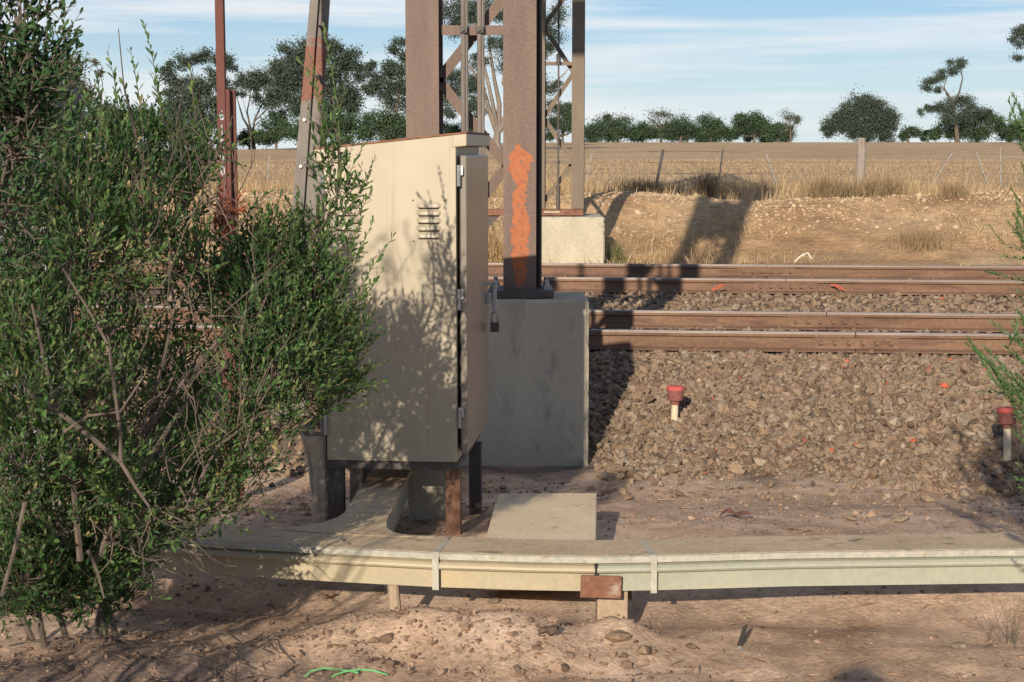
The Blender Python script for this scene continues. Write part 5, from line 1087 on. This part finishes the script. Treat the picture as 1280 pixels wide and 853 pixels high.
STN = [('tan rock resting on the dirt right of the concrete slab', 783, 624, .045, .3), ('upright brown rock at the toe of the ballast', 805, 595, .05, .2), ('rounded tan rock beside the upright brown one', 788, 602, .036, .5), ('dark grey rock behind the trough below the right shrub shadow', 1125, 653, .05, .82), ('pale grey rock between the dead leaf and the right edge', 1065, 652, .04, .8),
       ('black lump of rock in the shade left of the hollow stump', 340, 609, .035, .0), ('pale boulder on the earth mound under the trough', 617, 755, .035, .7), ('grey stone beside the pale boulder on the mound', 627, 768, .028, .2), ('dark stone at the right end of the earth mound', 689, 792, .033, .0), ('pale flat stone just behind the timber stake', 474, 744, .05, .86), ('crumbling brown rock at the foot of the earth coloured support block', 770, 792, .062, .35),
       ('flat brown stone in the foreground right of the support block', 804, 818, .042, .4), ('small dark stone in the foreground left of the bark scrap', 864, 810, .022, .05), ('dull green stone in the right foreground', 1199, 810, .03, .8), ('dark stone half buried left of the timber stake', 413, 748, .03, .1), ('brown stone at the foot of the big shrub', 75, 765, .05, .3), ('orange brown stone in the bottom left foreground', 80, 840, .025, .5)]
for lab, px, py, r_, tone in STN:
    q = atg(px, py)
    o = stones('rock', np.array([[0., 0, r_ * .35]]), np.array([r_]), m_ballast, np.array([tone]), .30, None); o.location = (q.x, q.y, gzf(q.x, q.y)); tag(o, lab, 'rock', 'loose rocks on the bare dirt')

# ================================================================== the photographer (only the shadow of the head reaches the frame)
def person():
    t = thing('person', 'standing person in dark blue clothes with hands raised to the face', 'person', (-.19, -.32, gzf(-.19, -.32))); t.scale = (1.06, 1.06, 1.06)
    J = {'pel': (0, 0, .92, .14), 'wai': (0, 0, 1.08, .13), 'che': (0, 0, 1.30, .15), 'nec': (0, .01, 1.50, .06), 'hed0': (0, .03, 1.58, .075), 'hed1': (0, .04, 1.68, .10), 'hed2': (0, .03, 1.78, .075)}
    E = [('pel', 'wai'), ('wai', 'che'), ('che', 'nec'), ('nec', 'hed0'), ('hed0', 'hed1'), ('hed1', 'hed2')]
    for n_, s_ in (('l', -1), ('r', 1)):
        J.update({'hip' + n_: (s_ * .1, 0, .86, .1), 'kne' + n_: (s_ * .11, .02, .48, .065), 'ank' + n_: (s_ * .12, -.02, .09, .045), 'toe' + n_: (s_ * .14, .15, .04, .04),
                  'sho' + n_: (s_ * .19, 0, 1.43, .065), 'elb' + n_: (s_ * .27, .14, 1.20, .045), 'wri' + n_: (s_ * .13, .19, 1.46, .03), 'pal' + n_: (s_ * .10, .19, 1.53, .032)})
        E += [('pel', 'hip' + n_), ('hip' + n_, 'kne' + n_), ('kne' + n_, 'ank' + n_), ('ank' + n_, 'toe' + n_), ('che', 'sho' + n_), ('sho' + n_, 'elb' + n_), ('elb' + n_, 'wri' + n_), ('wri' + n_, 'pal' + n_)]
        for k in range(5):
            a = (-.045 + k * .02) * s_ if k < 4 else .055 * s_
            J['fa%d' % k + n_] = (s_ * .10 + a * .9, .20, 1.575 if k < 4 else 1.54, .010); J['fb%d' % k + n_] = (s_ * .085 + a, .175, 1.61 - abs(k - 1.5) * .006 if k < 4 else 1.565, .0085)
            E += [('pal' + n_, 'fa%d' % k + n_), ('fa%d' % k + n_, 'fb%d' % k + n_)]
    ks = list(J); me = bpy.data.meshes.new('body'); me.from_pydata([J[k][:3] for k in ks], [(ks.index(a), ks.index(b)) for a, b in E], [])
    o = link('body', me, m_cloth, t); o.modifiers.new('skin', 'SKIN'); o.modifiers.new('sub', 'SUBSURF').levels = 1; o.modifiers['sub'].render_levels = 1
    for i, k in enumerate(ks): q = me.skin_vertices[0].data[i]; q.radius = (J[k][3], J[k][3]); q.use_root = (k == 'pel')
    hb_ = MB(); n = 12; vs = [];
    for i in range(6):
        ph_ = i / 6 * 1.35; 
        for k in range(n): a = 2 * math.pi * k / n; vs.append((.104 * math.cos(a) * math.cos(ph_ * .95), .02 + .118 * math.sin(a) * math.cos(ph_ * .95), 1.715 + .12 * math.sin(ph_)))
    hb_.add(vs, [(i * n + k, i * n + (k + 1) % n, (i + 1) * n + (k + 1) % n, (i + 1) * n + k) for i in range(5) for k in range(n)] + [tuple(5 * n + k for k in range(n))]).build('hair', m_dark, t)
    fm = MB().tube([(0, .13, 1.70), (0, .155, 1.66), (0, .135, 1.65)], [.008, .014, .01], 6)
    for s_ in (-1, 1): fm.tube([(s_ * .10, .03, 1.66), (s_ * .118, .02, 1.70)], [.012, .016], 6)
    fm.build('face', m_skin, t)
person()
bpy.context.view_layer.update()
